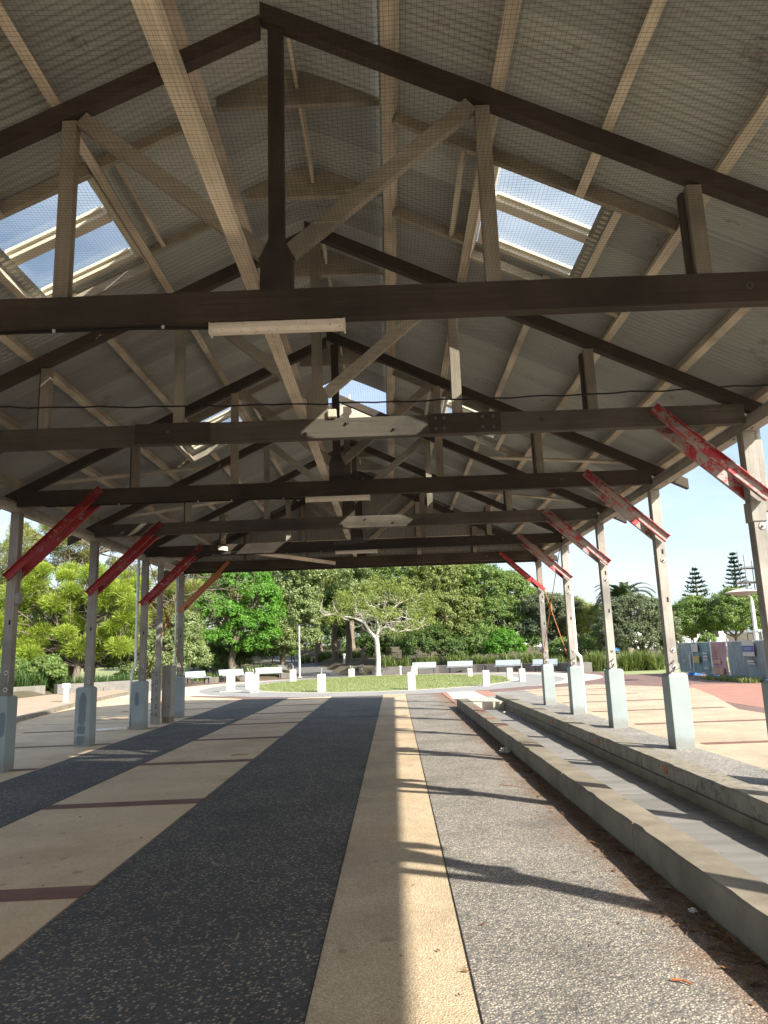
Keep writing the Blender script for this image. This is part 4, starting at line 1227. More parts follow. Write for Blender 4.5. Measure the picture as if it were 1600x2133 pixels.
def crown_points(rng, lobes, clumps, per, cr, flat=0.75, inner=0.18, low=-0.45):
    lob = np.array([l[:3] for l in lobes], float); rad = np.array([l[3:6] for l in lobes], float)
    area = (rad[:, 0] * rad[:, 1] + rad[:, 0] * rad[:, 2] + rad[:, 1] * rad[:, 2])
    li = rng.choice(len(lobes), clumps, p=area / area.sum())
    d = unit(rng.normal(0, 1, (clumps, 3)))
    d[:, 2] = np.where(d[:, 2] < low, -d[:, 2], d[:, 2])
    q = np.where(rng.random(clumps) < inner, rng.uniform(0.45, 0.8, clumps), rng.uniform(0.86, 1.06, clumps))
    cc = lob[li] + d * rad[li] * q[:, None]
    # drop clumps buried inside other lobes
    keep = np.ones(clumps, bool)
    for j in range(len(lobes)):
        e = (((cc - lob[j]) / rad[j]) ** 2).sum(1)
        keep &= ~((e < 0.55) & (li != j))
    cc = cc[keep]; d = d[keep]
    m = len(cc)
    r = cr * rng.uniform(0.55, 1.3, m)
    g = unit(rng.normal(0, 1, (m, per, 3))) * (rng.random((m, per, 1)) ** 0.45)
    pts = cc[:, None, :] + g * r[:, None, None] * np.array([1, 1, flat])
    out = unit(d[:, None, :] * 0.6 + g)
    tint = np.clip(0.5 + rng.normal(0, 0.16, (m, 1)) + rng.normal(0, 0.22, (m, per)) + 0.12 * g[:, :, 2], 0, 1)
    return pts.reshape(-1, 3), out.reshape(-1, 3), tint.ravel()

def branch_mesh(mb, rng, p, d, length, r, depth, bend=0.25, up=0.12, kids=3, minr=0.012):
    pts = [Vector(p)]; rad = [r]
    n = 5
    d = Vector(d).normalized()
    for i in range(n):
        d = (d + Vector(rng.normal(0, bend, 3)) * 0.5 + Vector((0, 0, up * 0.4))).normalized()
        pts.append(pts[-1] + d * (length / n)); rad.append(max(r * (1 - 0.55 * (i + 1) / n), minr))
    mb.tube(pts, rad, 7 if r > 0.06 else 5, cap=False)
    if depth > 0:
        for q in range(kids):
            i = int(rng.integers(2, n + 1))
            side = Vector(rng.normal(0, 1, 3)); side = (side - d * side.dot(d)).normalized()
            nd = (d * 0.65 + side * 0.8 + Vector((0, 0, up))).normalized()
            branch_mesh(mb, rng, pts[i], nd, length * rng.uniform(0.55, 0.8), rad[i] * 0.65, depth - 1, bend, up, kids, minr)

def tree(name, label, x, y, lobes, leaf, mat, clumps, per, cr, size, seed, aspect=0.5, trunk=None, bark='bark', group=None, cat='tree', spread=0.8, inner=0.2, low=-0.45, limbs=4, zb=None):
    rng = np.random.default_rng(seed)
    z0 = float(height(x, y)) if zb is None else zb
    t = empty(name, (x, y, z0)); tag(t, label, cat, group)
    pts, out, tint = crown_points(rng, lobes, int(clumps * 1.8), int(per * 1.4), cr, inner=inner, low=low)
    V = leaves(rng, pts, out, size * 0.80, aspect, spread * 0.75, face_out=1.0)
    me = fast_mesh('crown', V, np.arange(len(V)).reshape(-1, 4), MAT[mat], np.repeat(tint, 4))
    link(bpy.data.objects.new('crown', me), t)
    if trunk:
        r, h = trunk
        mb = MB()
        top = Vector((rng.normal(0, 0.12), rng.normal(0, 0.12), h))
        mb.tube([(0, 0, -0.15), (0, 0, 0.1), top * 0.5 + Vector(rng.normal(0, .06, 3)), top], [r * 1.35, r * 1.1, r * 0.9, r * 0.75], 9, cap=False)
        for l in lobes[:limbs]:
            e = Vector(l[:3]); mid = (top + e) / 2 + Vector(rng.normal(0, 0.3, 3)) - Vector((0, 0, 0.2))
            mb.tube([top, mid, e, e + (e - mid) * 0.5], [r * 0.62, r * 0.45, r * 0.24, r * 0.08], 7, cap=False)
            for q in range(4):
                dd = Vector(rng.normal(0, 1, 3)); dd.z = abs(dd.z) * 0.5
                branch_mesh(mb, rng, mid.lerp(e, rng.random()), dd, max(l[3], l[5]) * 0.9, r * 0.2, 1, 0.3, 0.1, 2)
        mb.build('trunk', MAT[bark], t, True)
    return t

def rlobes(seed, n, cx, cz, rx, ry, rz_, r0, r1, cy=0.0):
    """an uneven heap of lobes filling an ellipsoid"""
    rg = random.Random(seed); L = []
    for i in range(n):
        while True:
            a = [rg.uniform(-1, 1) for _ in range(3)]
            if sum(v * v for v in a) < 1: break
        r = rg.uniform(r0, r1)
        L.append((cx + a[0] * rx, cy + a[1] * ry, cz + a[2] * rz_, r * rg.uniform(.9, 1.25), r * rg.uniform(.9, 1.2), r * rg.uniform(.65, .95)))
    return L

GT = 'trees behind the plaza'
# bright green tree behind the left benches
tree('broadleaf_tree', 'bright emerald green bushy tree behind the left benches', -13.1, 61,
     [(-2.2, 0, 5.8, 2.2, 2, 1.7), (0.4, 0, 7.6, 2.6, 2.2, 1.9), (2.1, -0.3, 6.2, 1.7, 1.8, 1.6), (-0.6, -1.0, 4.9, 1.8, 1.6, 1.0), (2.0, -0.9, 4.0, 1.7, 1.5, 1.1), (-2.6, -1.2, 3.0, 1.6, 1.3, 0.85), (-1.0, -1.3, 2.9, 1.3, 1.2, 0.75), (3.0, -0.5, 3.1, 1.0, 1.2, 0.8), (-1.8, 0.3, 8.4, 1.8, 1.7, 1.5), (-3.4, 0, 8.6, 1.5, 1.6, 1.6), (0.7, -0.6, 3.6, 1.6, 1.3, 1.2), (-3.6, -0.6, 4.5, 1.3, 1.3, 1.2), (1.6, -0.2, 2.2, 1.5, 1.1, 0.9), (-3.2, 0.2, 6.8, 1.5, 1.5, 1.4), (3.2, 0.0, 4.9, 1.2, 1.3, 1.2)],
     'l', 'leaf_bright', 760, 42, 0.44, 0.24, 11, trunk=(0.32, 2.4), group=GT, low=-0.2)
tree('broadleaf_tree', 'tall pale green glossy-leaved tree between the bright green tree and the path', -9.4, 64,
     [(0.2, 0, 8.6, 2.5, 2.2, 2.0), (1.6, -0.3, 6.6, 1.9, 1.9, 1.9), (-0.6, -0.2, 6.6, 1.9, 1.9, 1.7), (1.9, -1.0, 4.3, 1.6, 1.6, 1.6), (0.9, -1.3, 2.2, 1.5, 1.4, 1.4), (2.9, -0.5, 8.2, 1.8, 1.8, 1.8), (-0.4, -1.2, 3.4, 1.3, 1.3, 1.3), (2.4, -1.2, 2.4, 0.9, 1.0, 1.0)],
     'l', 'leaf_pale', 640, 44, 0.46, 0.24, 12, trunk=(0.28, 2.2), group=GT)
tree('broadleaf_tree', 'tall mid green tree rising behind the climbing path', -4.2, 78, rlobes(5, 9, 0, 9.0, 3.2, 2.0, 3.0, 1.9, 2.8), 'l', 'leaf_mid', 620, 42, 0.55, 0.27, 13, trunk=(0.4, 5.5), group=GT)
tree('needle_tree', 'olive wispy needle tree showing above the pale green tree', -7.6, 76, rlobes(6, 7, 0, 10.3, 2.0, 1.5, 1.9, 1.2, 2.0), 'l', 'needle_olive', 500, 34, 0.45, 0.34, 14, aspect=0.14, trunk=(0.3, 6), group=GT)
tree('broadleaf_tree', 'large mid green tree behind the pale-barked tree', 1.2, 68, rlobes(8, 10, 0.2, 6.8, 3.6, 1.8, 2.7, 1.9, 2.7), 'l', 'leaf_mid', 760, 42, 0.50, 0.26, 15, trunk=(0.35, 3.2), group=GT)
tree('broadleaf_tree', 'olive rounded tree filling the space right of the pale-barked tree', 4.9, 63,
     [(-1.2, 0, 7.0, 2.3, 2, 1.9), (0.9, 0, 6.3, 2.2, 2, 1.9), (-0.3, -0.9, 4.6, 2.2, 1.7, 1.5), (1.5, -0.9, 4.0, 1.8, 1.6, 1.5), (-1.9, -0.6, 3.4, 1.7, 1.5, 1.3), (0.2, -1.2, 2.5, 2.0, 1.4, 1.0), (-2.6, 0, 5.4, 1.6, 1.5, 1.5)],
     'l', 'leaf_olive', 760, 44, 0.42, 0.23, 16, trunk=(0.25, 1.6), group=GT)
tree('broadleaf_tree', 'broad dense green tree dome behind the right-hand benches', 9.3, 63,
     [(-1.4, 0, 6.4, 2.2, 2, 1.9), (0.6, 0, 5.6, 2.2, 2, 1.9), (2.2, 0, 4.4, 1.9, 1.8, 1.7), (-0.4, -0.9, 4.0, 2.1, 1.6, 1.5), (1.4, -1.0, 2.9, 2.0, 1.4, 1.2), (-1.9, -0.9, 2.6, 1.8, 1.4, 1.1), (3.2, -0.4, 2.9, 1.5, 1.4, 1.4)],
     'l', 'leaf_mid', 780, 44, 0.42, 0.23, 17, trunk=(0.25, 1.5), group=GT)
tree('broadleaf_tree', 'grey green bushy tree seen between the last right-hand posts', 13.0, 61, rlobes(10, 8, 0.2, 3.6, 1.7, 1.2, 1.6, 1.2, 1.7), 'l', 'leaf_grey', 560, 44, 0.40, 0.22, 18, trunk=(0.2, 1.2), group=GT)
tree('broadleaf_tree', 'tall dark tree whose top shows above the dense green dome', 5.6, 74, rlobes(12, 8, 0.0, 8.6, 3.0, 1.6, 1.9, 1.5, 2.3), 'l', 'leaf_dark', 560, 42, 0.5, 0.27, 19, trunk=(0.35, 5), group=GT)
tree('shrub', 'bright lime green shrub in front of the dense green dome', 8.9, 58.9, [(0, 0, 1.7, 1.2, 0.9, 0.9), (0.7, 0, 1.3, 0.9, 0.8, 0.7), (-0.6, 0, 1.3, 0.9, 0.8, 0.7)], 'l', 'leaf_bright', 150, 44, 0.32, 0.20, 20, trunk=(0.06, 0.8), cat='shrub')
tree('shrub', 'dark leafy undergrowth shrub behind the curved dark wall', 3.2, 60.5, rlobes(31, 6, 0, 1.5, 3.2, 0.8, 0.6, 0.9, 1.2), 'l', 'leaf_dark', 300, 40, 0.36, 0.20, 21, trunk=(0.06, 0.6), cat='shrub')
tree('shrub', 'long low mid green shrub behind the benches at the dense green dome', 9.6, 60.6, rlobes(52, 8, 0, 1.5, 3.4, 0.7, 0.6, 0.9, 1.2), 'l', 'leaf_mid', 300, 40, 0.36, 0.20, 36, trunk=(0.06, 0.6), cat='shrub')
tree('shrub', 'dark grey green shrub between the last right-hand posts and the scrubby tree', 14.6, 57.0, rlobes(53, 6, 0, 1.4, 1.8, 0.7, 0.6, 0.8, 1.2), 'l', 'leaf_mid', 220, 40, 0.36, 0.20, 37, trunk=(0.06, 0.6), cat='shrub')
tree('shrub', 'dark leafy shrub behind the left light pole and path wall', -11.0, 67.5, rlobes(54, 6, 0, 1.4, 1.6, 0.7, 0.6, 0.9, 1.3), 'l', 'leaf_mid', 240, 40, 0.36, 0.20, 38, trunk=(0.06, 0.6), cat='shrub')
tree('shrub', 'dark shaded shrub at the right edge of the climbing path', -1.0, 62.5, rlobes(32, 5, 0, 1.9, 1.1, 0.8, 0.9, 0.8, 1.2), 'l', 'leaf_dark', 240, 40, 0.36, 0.20, 22, trunk=(0.06, 0.6), cat='shrub')
tree('shrub', 'dark thicket of shrub under the bright green tree', -13.5, 63.8, rlobes(33, 7, 0, 1.5, 3.6, 0.8, 0.9, 1.0, 1.4), 'l', 'leaf_dark', 320, 40, 0.40, 0.22, 23, trunk=(0.06, 0.6), cat='shrub')
tree('broadleaf_tree', 'dark shady tree closing the view up the climbing path', -9.0, 92, rlobes(34, 9, 0, 5.0, 6.0, 1.5, 3.2, 2.0, 2.8), 'l', 'leaf_dark', 460, 40, 0.6, 0.32, 24, trunk=(0.35, 2.5), group=GT)
tree('broadleaf_tree', 'dark spreading tree behind the two trunks on the path', -1.5, 82, rlobes(35, 8, 0, 4.2, 4.2, 1.5, 2.2, 1.8, 2.5), 'l', 'leaf_dark', 420, 40, 0.6, 0.32, 25, trunk=(0.35, 2.5), group=GT)
tree('broadleaf_tree', 'pale green leafy tree behind the pale-barked tree on its path side', -2.6, 66.5, rlobes(61, 8, 0, 6.4, 1.9, 1.2, 2.2, 1.4, 1.9), 'l', 'leaf_pale', 420, 44, 0.45, 0.24, 63, trunk=(0.22, 3.4), group=GT)
tree('broadleaf_tree', 'olive tree filling the gap above the climbing path', -6.4, 88, rlobes(62, 9, 0, 8.0, 3.4, 1.5, 3.0, 1.8, 2.6), 'l', 'leaf_olive', 460, 42, 0.6, 0.30, 64, trunk=(0.3, 5), group=GT)
tree('broadleaf_tree', 'tall olive tree behind the bright green tree', -16.5, 70, rlobes(63, 9, 0, 7.2, 2.8, 1.5, 2.8, 1.7, 2.3), 'l', 'leaf_olive', 480, 42, 0.5, 0.27, 65, trunk=(0.3, 3.5), group=GT)
# two straight trunks beside the path with a dark canopy above
for i, (x, y, lab) in enumerate(((-5.55, 72.5, 'straight brown trunked tree on the path, the one nearer the light pole'), (-4.25, 72.0, 'straight brown trunked tree on the path, the one nearer the pale-barked tree'))):
    tree('path_tree', lab, x, y, rlobes(40 + i, 5, 0, 5.0, 1.8, 1.2, 1.0, 1.2, 1.7), 'l', 'leaf_dark', 260, 40, 0.45, 0.25, 50 + i, trunk=(0.33, 3.6), group='straight trunks by the path')

# small tree with pale bark on the lawn edge
rng = np.random.default_rng(3)
pt = empty('pale_barked_tree', (-1.08, 54.6, 0)); tag(pt, 'small tree with smooth pale trunk, forked limbs and thin yellow green leaves', 'tree')
mb = MB()
mb.tube([(0, 0, -0.05), (0.0, 0, 0.25), (0.04, 0, 1.2), (0.0, 0, 2.2), (-0.05, 0, 2.75)], [0.24, 0.20, 0.17, 0.17, 0.19], 10, cap=False)
limb = [[(-0.05, 0, 2.7), (-0.5, 0, 3.2), (-0.9, -0.1, 3.9), (-1.6, -0.2, 4.25), (-2.7, -0.2, 4.45), (-3.3, -0.2, 4.6)], [(-0.05, 0, 2.7), (0.1, 0, 3.2), (0.3, 0.2, 3.9), (0.5, 0.3, 4.7), (0.8, 0.3, 5.4)],
        [(0.1, 0, 3.1), (0.5, -0.2, 3.5), (1.2, -0.3, 3.5), (1.8, -0.3, 3.8), (2.5, -0.3, 4.0)], [(0.3, 0, 3.8), (0.9, 0.2, 4.5), (1.6, 0.4, 5.2), (2.6, 0.4, 5.6)], [(-0.9, 0, 3.9), (-1.2, 0.3, 4.6), (-1.6, 0.4, 5.3)], [(0.2, 0, 3.4), (0.0, -.3, 4.2), (-0.3, -.4, 5.0)], [(1.1, -.3, 3.5), (1.5, -.4, 3.1), (2.2, -.5, 3.2), (3.1, -.4, 3.3)]]
for L_ in limb:
    n = len(L_); r0 = 0.13 if L_ in limb[:2] else 0.08
    mb.tube(L_, [r0 * (1 - 0.75 * i / (n - 1)) + 0.012 for i in range(n)], 8, cap=False)
    for i in range(1, n):
        for q in range(5):
            d = Vector(rng.normal(0, 1, 3)); d.z = d.z * 0.5 + 0.25
            branch_mesh(mb, rng, Vector(L_[i]), d, rng.uniform(0.6, 1.2), 0.032, 1, 0.35, 0.1, 2)
mb.build('trunk', MAT['pale_bark'], pt, True)
lob = [(-2.6, 0, 5.0, 1.2, 1.0, 0.65), (-1.2, 0, 5.7, 1.4, 1.1, 0.7), (0.6, 0.2, 6.0, 1.5, 1.1, 0.65), (2.2, 0.2, 5.9, 1.4, 1.0, 0.6), (3.2, 0, 4.6, 1.2, 1.0, 0.55), (2.6, -0.4, 3.6, 1.3, 0.9, 0.5), (0.9, -0.6, 4.4, 0.9, 0.8, 0.5), (-3.1, 0, 4.2, 0.9, 0.9, 0.4), (1.3, -0.4, 3.1, 0.6, 0.6, 0.3), (3.9, 0.2, 5.5, 0.9, 0.9, 0.5), (0.0, 0.2, 6.8, 1.2, 0.9, 0.6), (-0.6, -0.4, 4.7, 0.9, 0.7, 0.6), (1.9, 0.2, 6.7, 0.9, 0.8, 0.5), (-2.2, 0.1, 6.0, 0.8, 0.8, 0.5), (3.4, -0.3, 3.9, 0.9, 0.7, 0.4)]
pts, out, tint = crown_points(rng, lob, 600, 26, 0.46, inner=0.35, low=-0.9)
V = leaves(rng, pts, out, 0.13, 0.45, 0.9)
link(bpy.data.objects.new('crown', fast_mesh('crown', V, np.arange(len(V)).reshape(-1, 4), MAT['leaf_yellow'], np.repeat(tint, 4))), pt)

# she-oaks on the left: tufts of lime needles on bare branches
def sheoak(name, label, x, y, tufts, seed, mat, needles=300, ln=0.55, trunk=None, bare=0):
    rng = np.random.default_rng(seed)
    t = empty(name, (x, y, float(height(x, y)))); tag(t, label, 'tree', 'she-oaks on the left')
    Vs = []; Ts = []
    mb = MB()
    trunk = trunk or [(0, 0, -0.1), (0.2, 0, 1.2), (0.1, 0.1, 2.4), (0.5, 0, 3.6)]
    mb.tube(trunk, [0.24 - 0.035 * i for i in range(len(trunk))], 8, cap=False)
    for (cx, cy, cz, r) in tufts:
        m = needles
        o = unit(rng.normal(0, 1, (m, 3))) * np.array([1.15, 1, 0.72])
        base = np.array([cx, cy, cz]) + o * r * (rng.random((m, 1)) ** 0.5) * 0.92
        d = unit(o + np.array([0, 0, 0.55]) + rng.normal(0, 0.35, (m, 3)))
        l_ = ln * rng.uniform(0.5, 1.2, (m, 1))
        sd = unit(np.cross(d, rng.normal(0, 1, (m, 3)))) * 0.017
        tip = base + d * l_ - np.array([0, 0, 0.12]) * l_
        midp = (base + tip) / 2 + np.array([0, 0, 0.03])
        Vs.append(np.stack([base, midp + sd, tip, midp - sd], 1).reshape(-1, 3))
        tn = np.clip(0.45 + 0.35 * o[:, 2] + rng.normal(0, 0.2, m) + rng.normal(0, .1), 0, 1)
        Ts.append(np.repeat(tn, 4))
        s0 = Vector(trunk[int(rng.integers(1, len(trunk)))])
        e = Vector((cx, cy, cz))
        mid = s0.lerp(e, 0.5) + Vector(rng.normal(0, 0.25, 3)) + Vector((0, 0, -0.15))
        mb.tube([s0, mid, e], [0.045, 0.03, 0.014], 5, cap=False)
        for q in range(3):
            branch_mesh(mb, rng, mid.lerp(e, rng.random()), Vector(rng.normal(0, 1, 3)) + Vector((0, 0, .3)), r * 1.3, 0.022, 1, 0.4, 0.1, 3, 0.007)
    for q in range(bare):
        s0 = Vector(trunk[-1]); d = Vector((rng.normal(0.6, 0.8), rng.normal(0, 0.6), rng.uniform(0.1, 0.9)))
        branch_mesh(mb, rng, s0, d, rng.uniform(2.5, 4.5), 0.06, 3, 0.35, 0.05, 3, 0.008)
    V = np.concatenate(Vs)
    link(bpy.data.objects.new('crown', fast_mesh('crown', V, np.arange(len(V)).reshape(-1, 4), MAT[mat], np.concatenate(Ts))), t)
    mb.build('trunk', MAT['bark'], t, True)
rg = random.Random(21)
tf = []
for i in range(104):
    a = rg.uniform(-4.2, 4.2); h = rg.uniform(1.9, 6.9) - 0.05 * a * a
    if 4.0 < h < 4.6: h += 0.8
    tf.append((a, rg.uniform(-1.6, 0.6), h, rg.uniform(0.45, 0.85)))
sheoak('sheoak_tree', 'lime green feathery she-oak with low spreading tufts behind the left wall', -18.5, 43.0, tf, 5, 'needle_lime', 1300, 0.30, bare=3)
tf = [(rg.uniform(-4.4, 3.6), rg.uniform(-1, 1), rg.uniform(7.3, 11.0), rg.uniform(0.35, 0.75)) for i in range(34)]
sheoak('sheoak_tree', 'tall open she-oak with bare branches and olive tufts against the sky', -20.3, 46.5, tf, 6, 'needle_olive', 760, 0.34, trunk=[(0, 0, -0.1), (0.3, 0, 2.5), (0.1, 0.1, 5.0), (0.9, 0, 7.0), (1.5, 0, 8.2)], bare=9)
tf = [(rg.uniform(-2.2, 2.2), rg.uniform(-1, 1), rg.uniform(3.2, 8.4), rg.uniform(0.5, 0.9)) for i in range(36)]
sheoak('sheoak_tree', 'olive needle tree behind the cross rods of the left posts', -15.6, 50.5, tf, 7, 'needle_olive', 800, 0.36, trunk=[(0, 0, -0.1), (0.1, 0, 2.0), (0.1, 0.1, 4.2), (0.0, 0, 6.2)], bare=6)
tf = [(rg.uniform(-3, 3), rg.uniform(-1, 1), rg.uniform(3, 9.0), rg.uniform(0.6, 1.0)) for i in range(40)]
sheoak('sheoak_tree', 'olive she-oak at the far left edge beyond the first left post', -25.0, 44.0, tf, 8, 'needle_olive', 700, 0.36, trunk=[(0, 0, -0.1), (0.1, 0, 2.0), (0.1, 0.1, 4.2), (0.0, 0, 6.2)], bare=5)
tree('shrub', 'pale leafy hedge shrub behind the grey wall on the left', -14.4, 45.2, [(-1.9, 0, 1.7, 1.2, 0.8, 1.0), (-0.5, 0, 2.3, 1.3, 0.9, 1.1), (0.9, 0, 2.2, 1.3, 0.9, 1.1), (2.0, 0.3, 1.8, 1.1, 0.8, 1.0), (0.2, -0.3, 1.2, 1.4, 0.8, 0.9), (-1.3, -0.2, 1.0, 1.2, 0.7, 0.8), (1.6, 0.1, 3.4, 1.1, 0.9, 1.1)], 'l', 'leaf_pale', 420, 40, 0.34, 0.19, 26, trunk=(0.07, 0.6), cat='shrub')
tree('broadleaf_tree', 'dark leafy understorey tree below the lime she-oak', -18.6, 45.5, rlobes(44, 8, 0, 2.1, 3.0, 0.8, 0.6, 0.9, 1.2), 'l', 'leaf_mid', 400, 36, 0.36, 0.22, 27, trunk=(0.14, 1.6))
tree('shrub', 'low dark shrub behind the pale left garden wall', -20.2, 39.5, rlobes(64, 7, 0, 0.9, 2.4, 0.6, 0.35, 0.6, 0.9), 'l', 'leaf_mid', 220, 36, 0.3, 0.18, 66, trunk=(0.05, 0.4), cat='shrub')
tree('broadleaf_tree', 'far green tree on the grass beyond the left cars', -46, 118, rlobes(45, 8, 0, 6, 7, 2, 3, 2.5, 3.5), 'l', 'leaf_mid', 420, 36, 0.8, 0.5, 28, trunk=(0.4, 3))
tree('broadleaf_tree', 'distant olive tree behind the left hedge shrub', -30, 112, rlobes(46, 9, 0, 6, 9, 2, 3, 2.5, 3.8), 'l', 'leaf_olive', 460, 36, 0.8, 0.5, 29, trunk=(0.4, 3))

# the wood closing the view behind
rng = np.random.default_rng(77)
wl = []
rgw = random.Random(8)
for i in range(46):
    xx = -62 + i * 1.75 + rgw.uniform(-.5, .5)
    for zz in (-0.6, 1.6, 4.2, 7.0):
        wl.append((xx + rgw.uniform(-1, 1), 101 + rgw.uniform(-2, 2), 2.0 + zz + rgw.uniform(-.5, .5) - (2.2 if xx > 8 else 0), 2.2, 1.8, 1.7))
pts, out, tint = crown_points(rng, wl, 3600, 34, 0.75, inner=0.1)
V = leaves(rng, pts, out, 0.42, 0.55, 0.8)
o = link(bpy.data.objects.new('far_wood', fast_mesh('far_wood', V, np.arange(len(V)).reshape(-1, 4), MAT['leaf_mid'], np.repeat(tint, 4))))
tag(o, 'far green wood closing the view behind the plaza trees', 'wood', kind='stuff')
# right-hand side trees
tree('broadleaf_tree', 'grey green domed tree in front of the palm', 17.4, 52.5,
     [(0.2, 0.4, 2.2, 2.2, 1.2, 1.6), (0, 0, 3.6, 2.1, 1.8, 1.45), (-1.5, -0.2, 2.9, 1.4, 1.3, 1.2), (1.5, -0.2, 2.9, 1.4, 1.3, 1.2), (-0.4, -0.9, 2.2, 1.7, 1.2, 1.1), (1.2, -0.9, 1.7, 1.5, 1.1, 1.0), (2.3, -0.5, 1.3, 0.9, 0.9, 0.9), (-2.0, -.4, 1.6, .9, .9, .9)],
     'l', 'leaf_grey', 760, 46, 0.32, 0.18, 30, trunk=(0.18, 0.9))
tree('needle_tree', 'yellowish scrubby needle tree beside the palm', 15.6, 60, rlobes(47, 7, 0, 3.8, 1.3, 0.9, 1.4, 0.7, 1.1), 'l', 'needle_olive', 300, 36, 0.4, 0.34, 31, aspect=0.14, trunk=(0.15, 2.0), bark='twig')
tree('broadleaf_tree', 'neat round dark green tree behind the wrapped fence, next to the domed tree', 24.4, 60, rlobes(48, 9, 0, 3.6, 1.2, 1.0, 0.8, 1.2, 1.5), 'l', 'leaf_mid', 620, 44, 0.36, 0.2, 32, trunk=(0.16, 1.9), low=-0.8)
tree('broadleaf_tree', 'round dark green tree behind the wrapped fence, next to the scaffold', 27.0, 58, rlobes(49, 10, 0, 3.75, 1.5, 1.0, 0.9, 1.2, 1.55), 'l', 'leaf_mid', 680, 44, 0.36, 0.2, 33, trunk=(0.16, 1.9), low=-0.8)
tree('shrub', 'small dark shrub left of the wrapped fence', 19.9, 47.5, [(0, 0, 0.9, 0.7, 0.6, 0.7), (0.3, 0, 1.5, 0.5, 0.5, 0.6)], 'l', 'leaf_mid', 90, 40, 0.28, 0.17, 34, trunk=(0.04, 0.4), cat='shrub')
tree('broadleaf_tree', 'dark tree mass behind the palm trunk', 17.6, 66, rlobes(51, 7, 0, 2.9, 2.2, 1, 1.2, 1.1, 1.5), 'l', 'leaf_dark', 320, 40, 0.42, 0.25, 35, trunk=(0.2, 1.2))

# date palm
rng = np.random.default_rng(9)
pm = empty('date_palm', (18.0, 56.5, float(height(18, 56.5)))); tag(pm, 'date palm with long arching fronds rising behind the domed tree', 'palm')
mbt = MB(); mbt.tube([(0, 0, -0.1), (0.02, 0, 1.5), (0, 0, 3.0), (0, 0, 5.0)], [0.36, 0.32, 0.30, 0.36], 12, cap=False)
mbt.build('trunk', MAT['bark'], pm, True)
for fI in range(46):
    az = rng.uniform(0, 2 * math.pi); el = rng.uniform(-0.45, 1.2); Lf = rng.uniform(2.3, 3.0)
    d = np.array([math.cos(az) * math.cos(el), math.sin(az) * math.cos(el), math.sin(el)])
    p = np.array([0, 0, 5.0]); sp = [p]
    for i in range(14):
        d = unit(d + np.array([0, 0, -0.075 - 0.01 * i])); p = p + d * Lf / 14; sp.append(p)
    sp = np.array(sp)
    vv = []; nb = 60
    for j in range(nb):
        tt = 0.12 + 0.88 * j / nb; q = tt * 14; i0 = min(int(q), 13); c = sp[i0] + (sp[i0 + 1] - sp[i0]) * (q - i0)
        tg = unit(sp[i0 + 1] - sp[i0]); sd = unit(np.cross(tg, np.array([0, 0, 1.0]) + 0.01))
        upd = np.cross(sd, tg)
        for s in (1, -1):
            ll = 0.42 * math.sin(math.pi * min(1, 0.15 + 0.85 * tt)) ** 0.6 + 0.05
            e = c + (sd * s * 0.75 + tg * 0.6 + upd * 0.18) * ll
            w = np.cross(unit(e - c), upd) * 0.034
            vv += [c - w, c + w, e + w * 0.2, e - w * 0.2]
    vv = np.array(vv)
    mi = sp
    me = fast_mesh('frond', vv, np.arange(len(vv)).reshape(-1, 4), MAT['palm_leaf'], np.full(len(vv), rng.uniform(0.1, 0.9)))
    link(bpy.data.objects.new('frond', me), pm)

# Norfolk pines far off on the right: whorls of upswept branches
def norfolk(x, y, h, w, z0, lab, seed):
    rng = np.random.default_rng(seed)
    t = empty('norfolk_pine', (x, y, float(height(x, y)))); tag(t, lab, 'tree', 'distant pines on the right')
    MB().tube([(0, 0, -0.2), (0, 0, h * 0.5), (0, 0, h)], [0.4, 0.22, 0.04], 8, cap=False).build('trunk', MAT['bark'], t)
    Vs = []
    tiers = int((h - z0) / 0.62)
    for i in range(tiers):
        q = i / max(1, tiers - 1); z = h - 0.15 - (h - z0) * (1 - q)
        R = w * (1 - q) ** 0.85 + 0.18
        nb = 7
        for k in range(nb):
            a = 2 * math.pi * (k / nb + 0.13 * i) + rng.normal(0, 0.15)
            dr = np.array([math.cos(a), math.sin(a), 0])
            for j in range(16):
                s = (j + rng.random()) / 16
                c = np.array([0, 0, z]) + dr * R * s + np.array([0, 0, 0.22 * s * s * R * 0.8 - 0.05])
                for m in range(2):
                    e = c + (dr * 0.25 + rng.normal(0, 0.15, 3) + np.array([0, 0, 0.28]))*0.9
                    sd = np.cross(unit(e - c), rng.normal(0, 1, 3)) * 0.07
                    Vs.append([c, (c + e) / 2 + sd, e, (c + e) / 2 - sd])
    V = np.array(Vs).reshape(-1, 3)
    link(bpy.data.objects.new('crown', fast_mesh('crown', V, np.arange(len(V)).reshape(-1, 4), MAT['leaf_black'], np.repeat(RNG.random(len(V) // 4), 4))), t)
norfolk(50.3, 120, 13.5 - float(height(50, 120)), 3.0, 4.0, 'shorter broad Norfolk pine far behind the round trees', 61)
norfolk(56.9, 120, 15.8 - float(height(57, 120)), 2.6, 4.0, 'taller narrow Norfolk pine far behind the scaffold', 62)

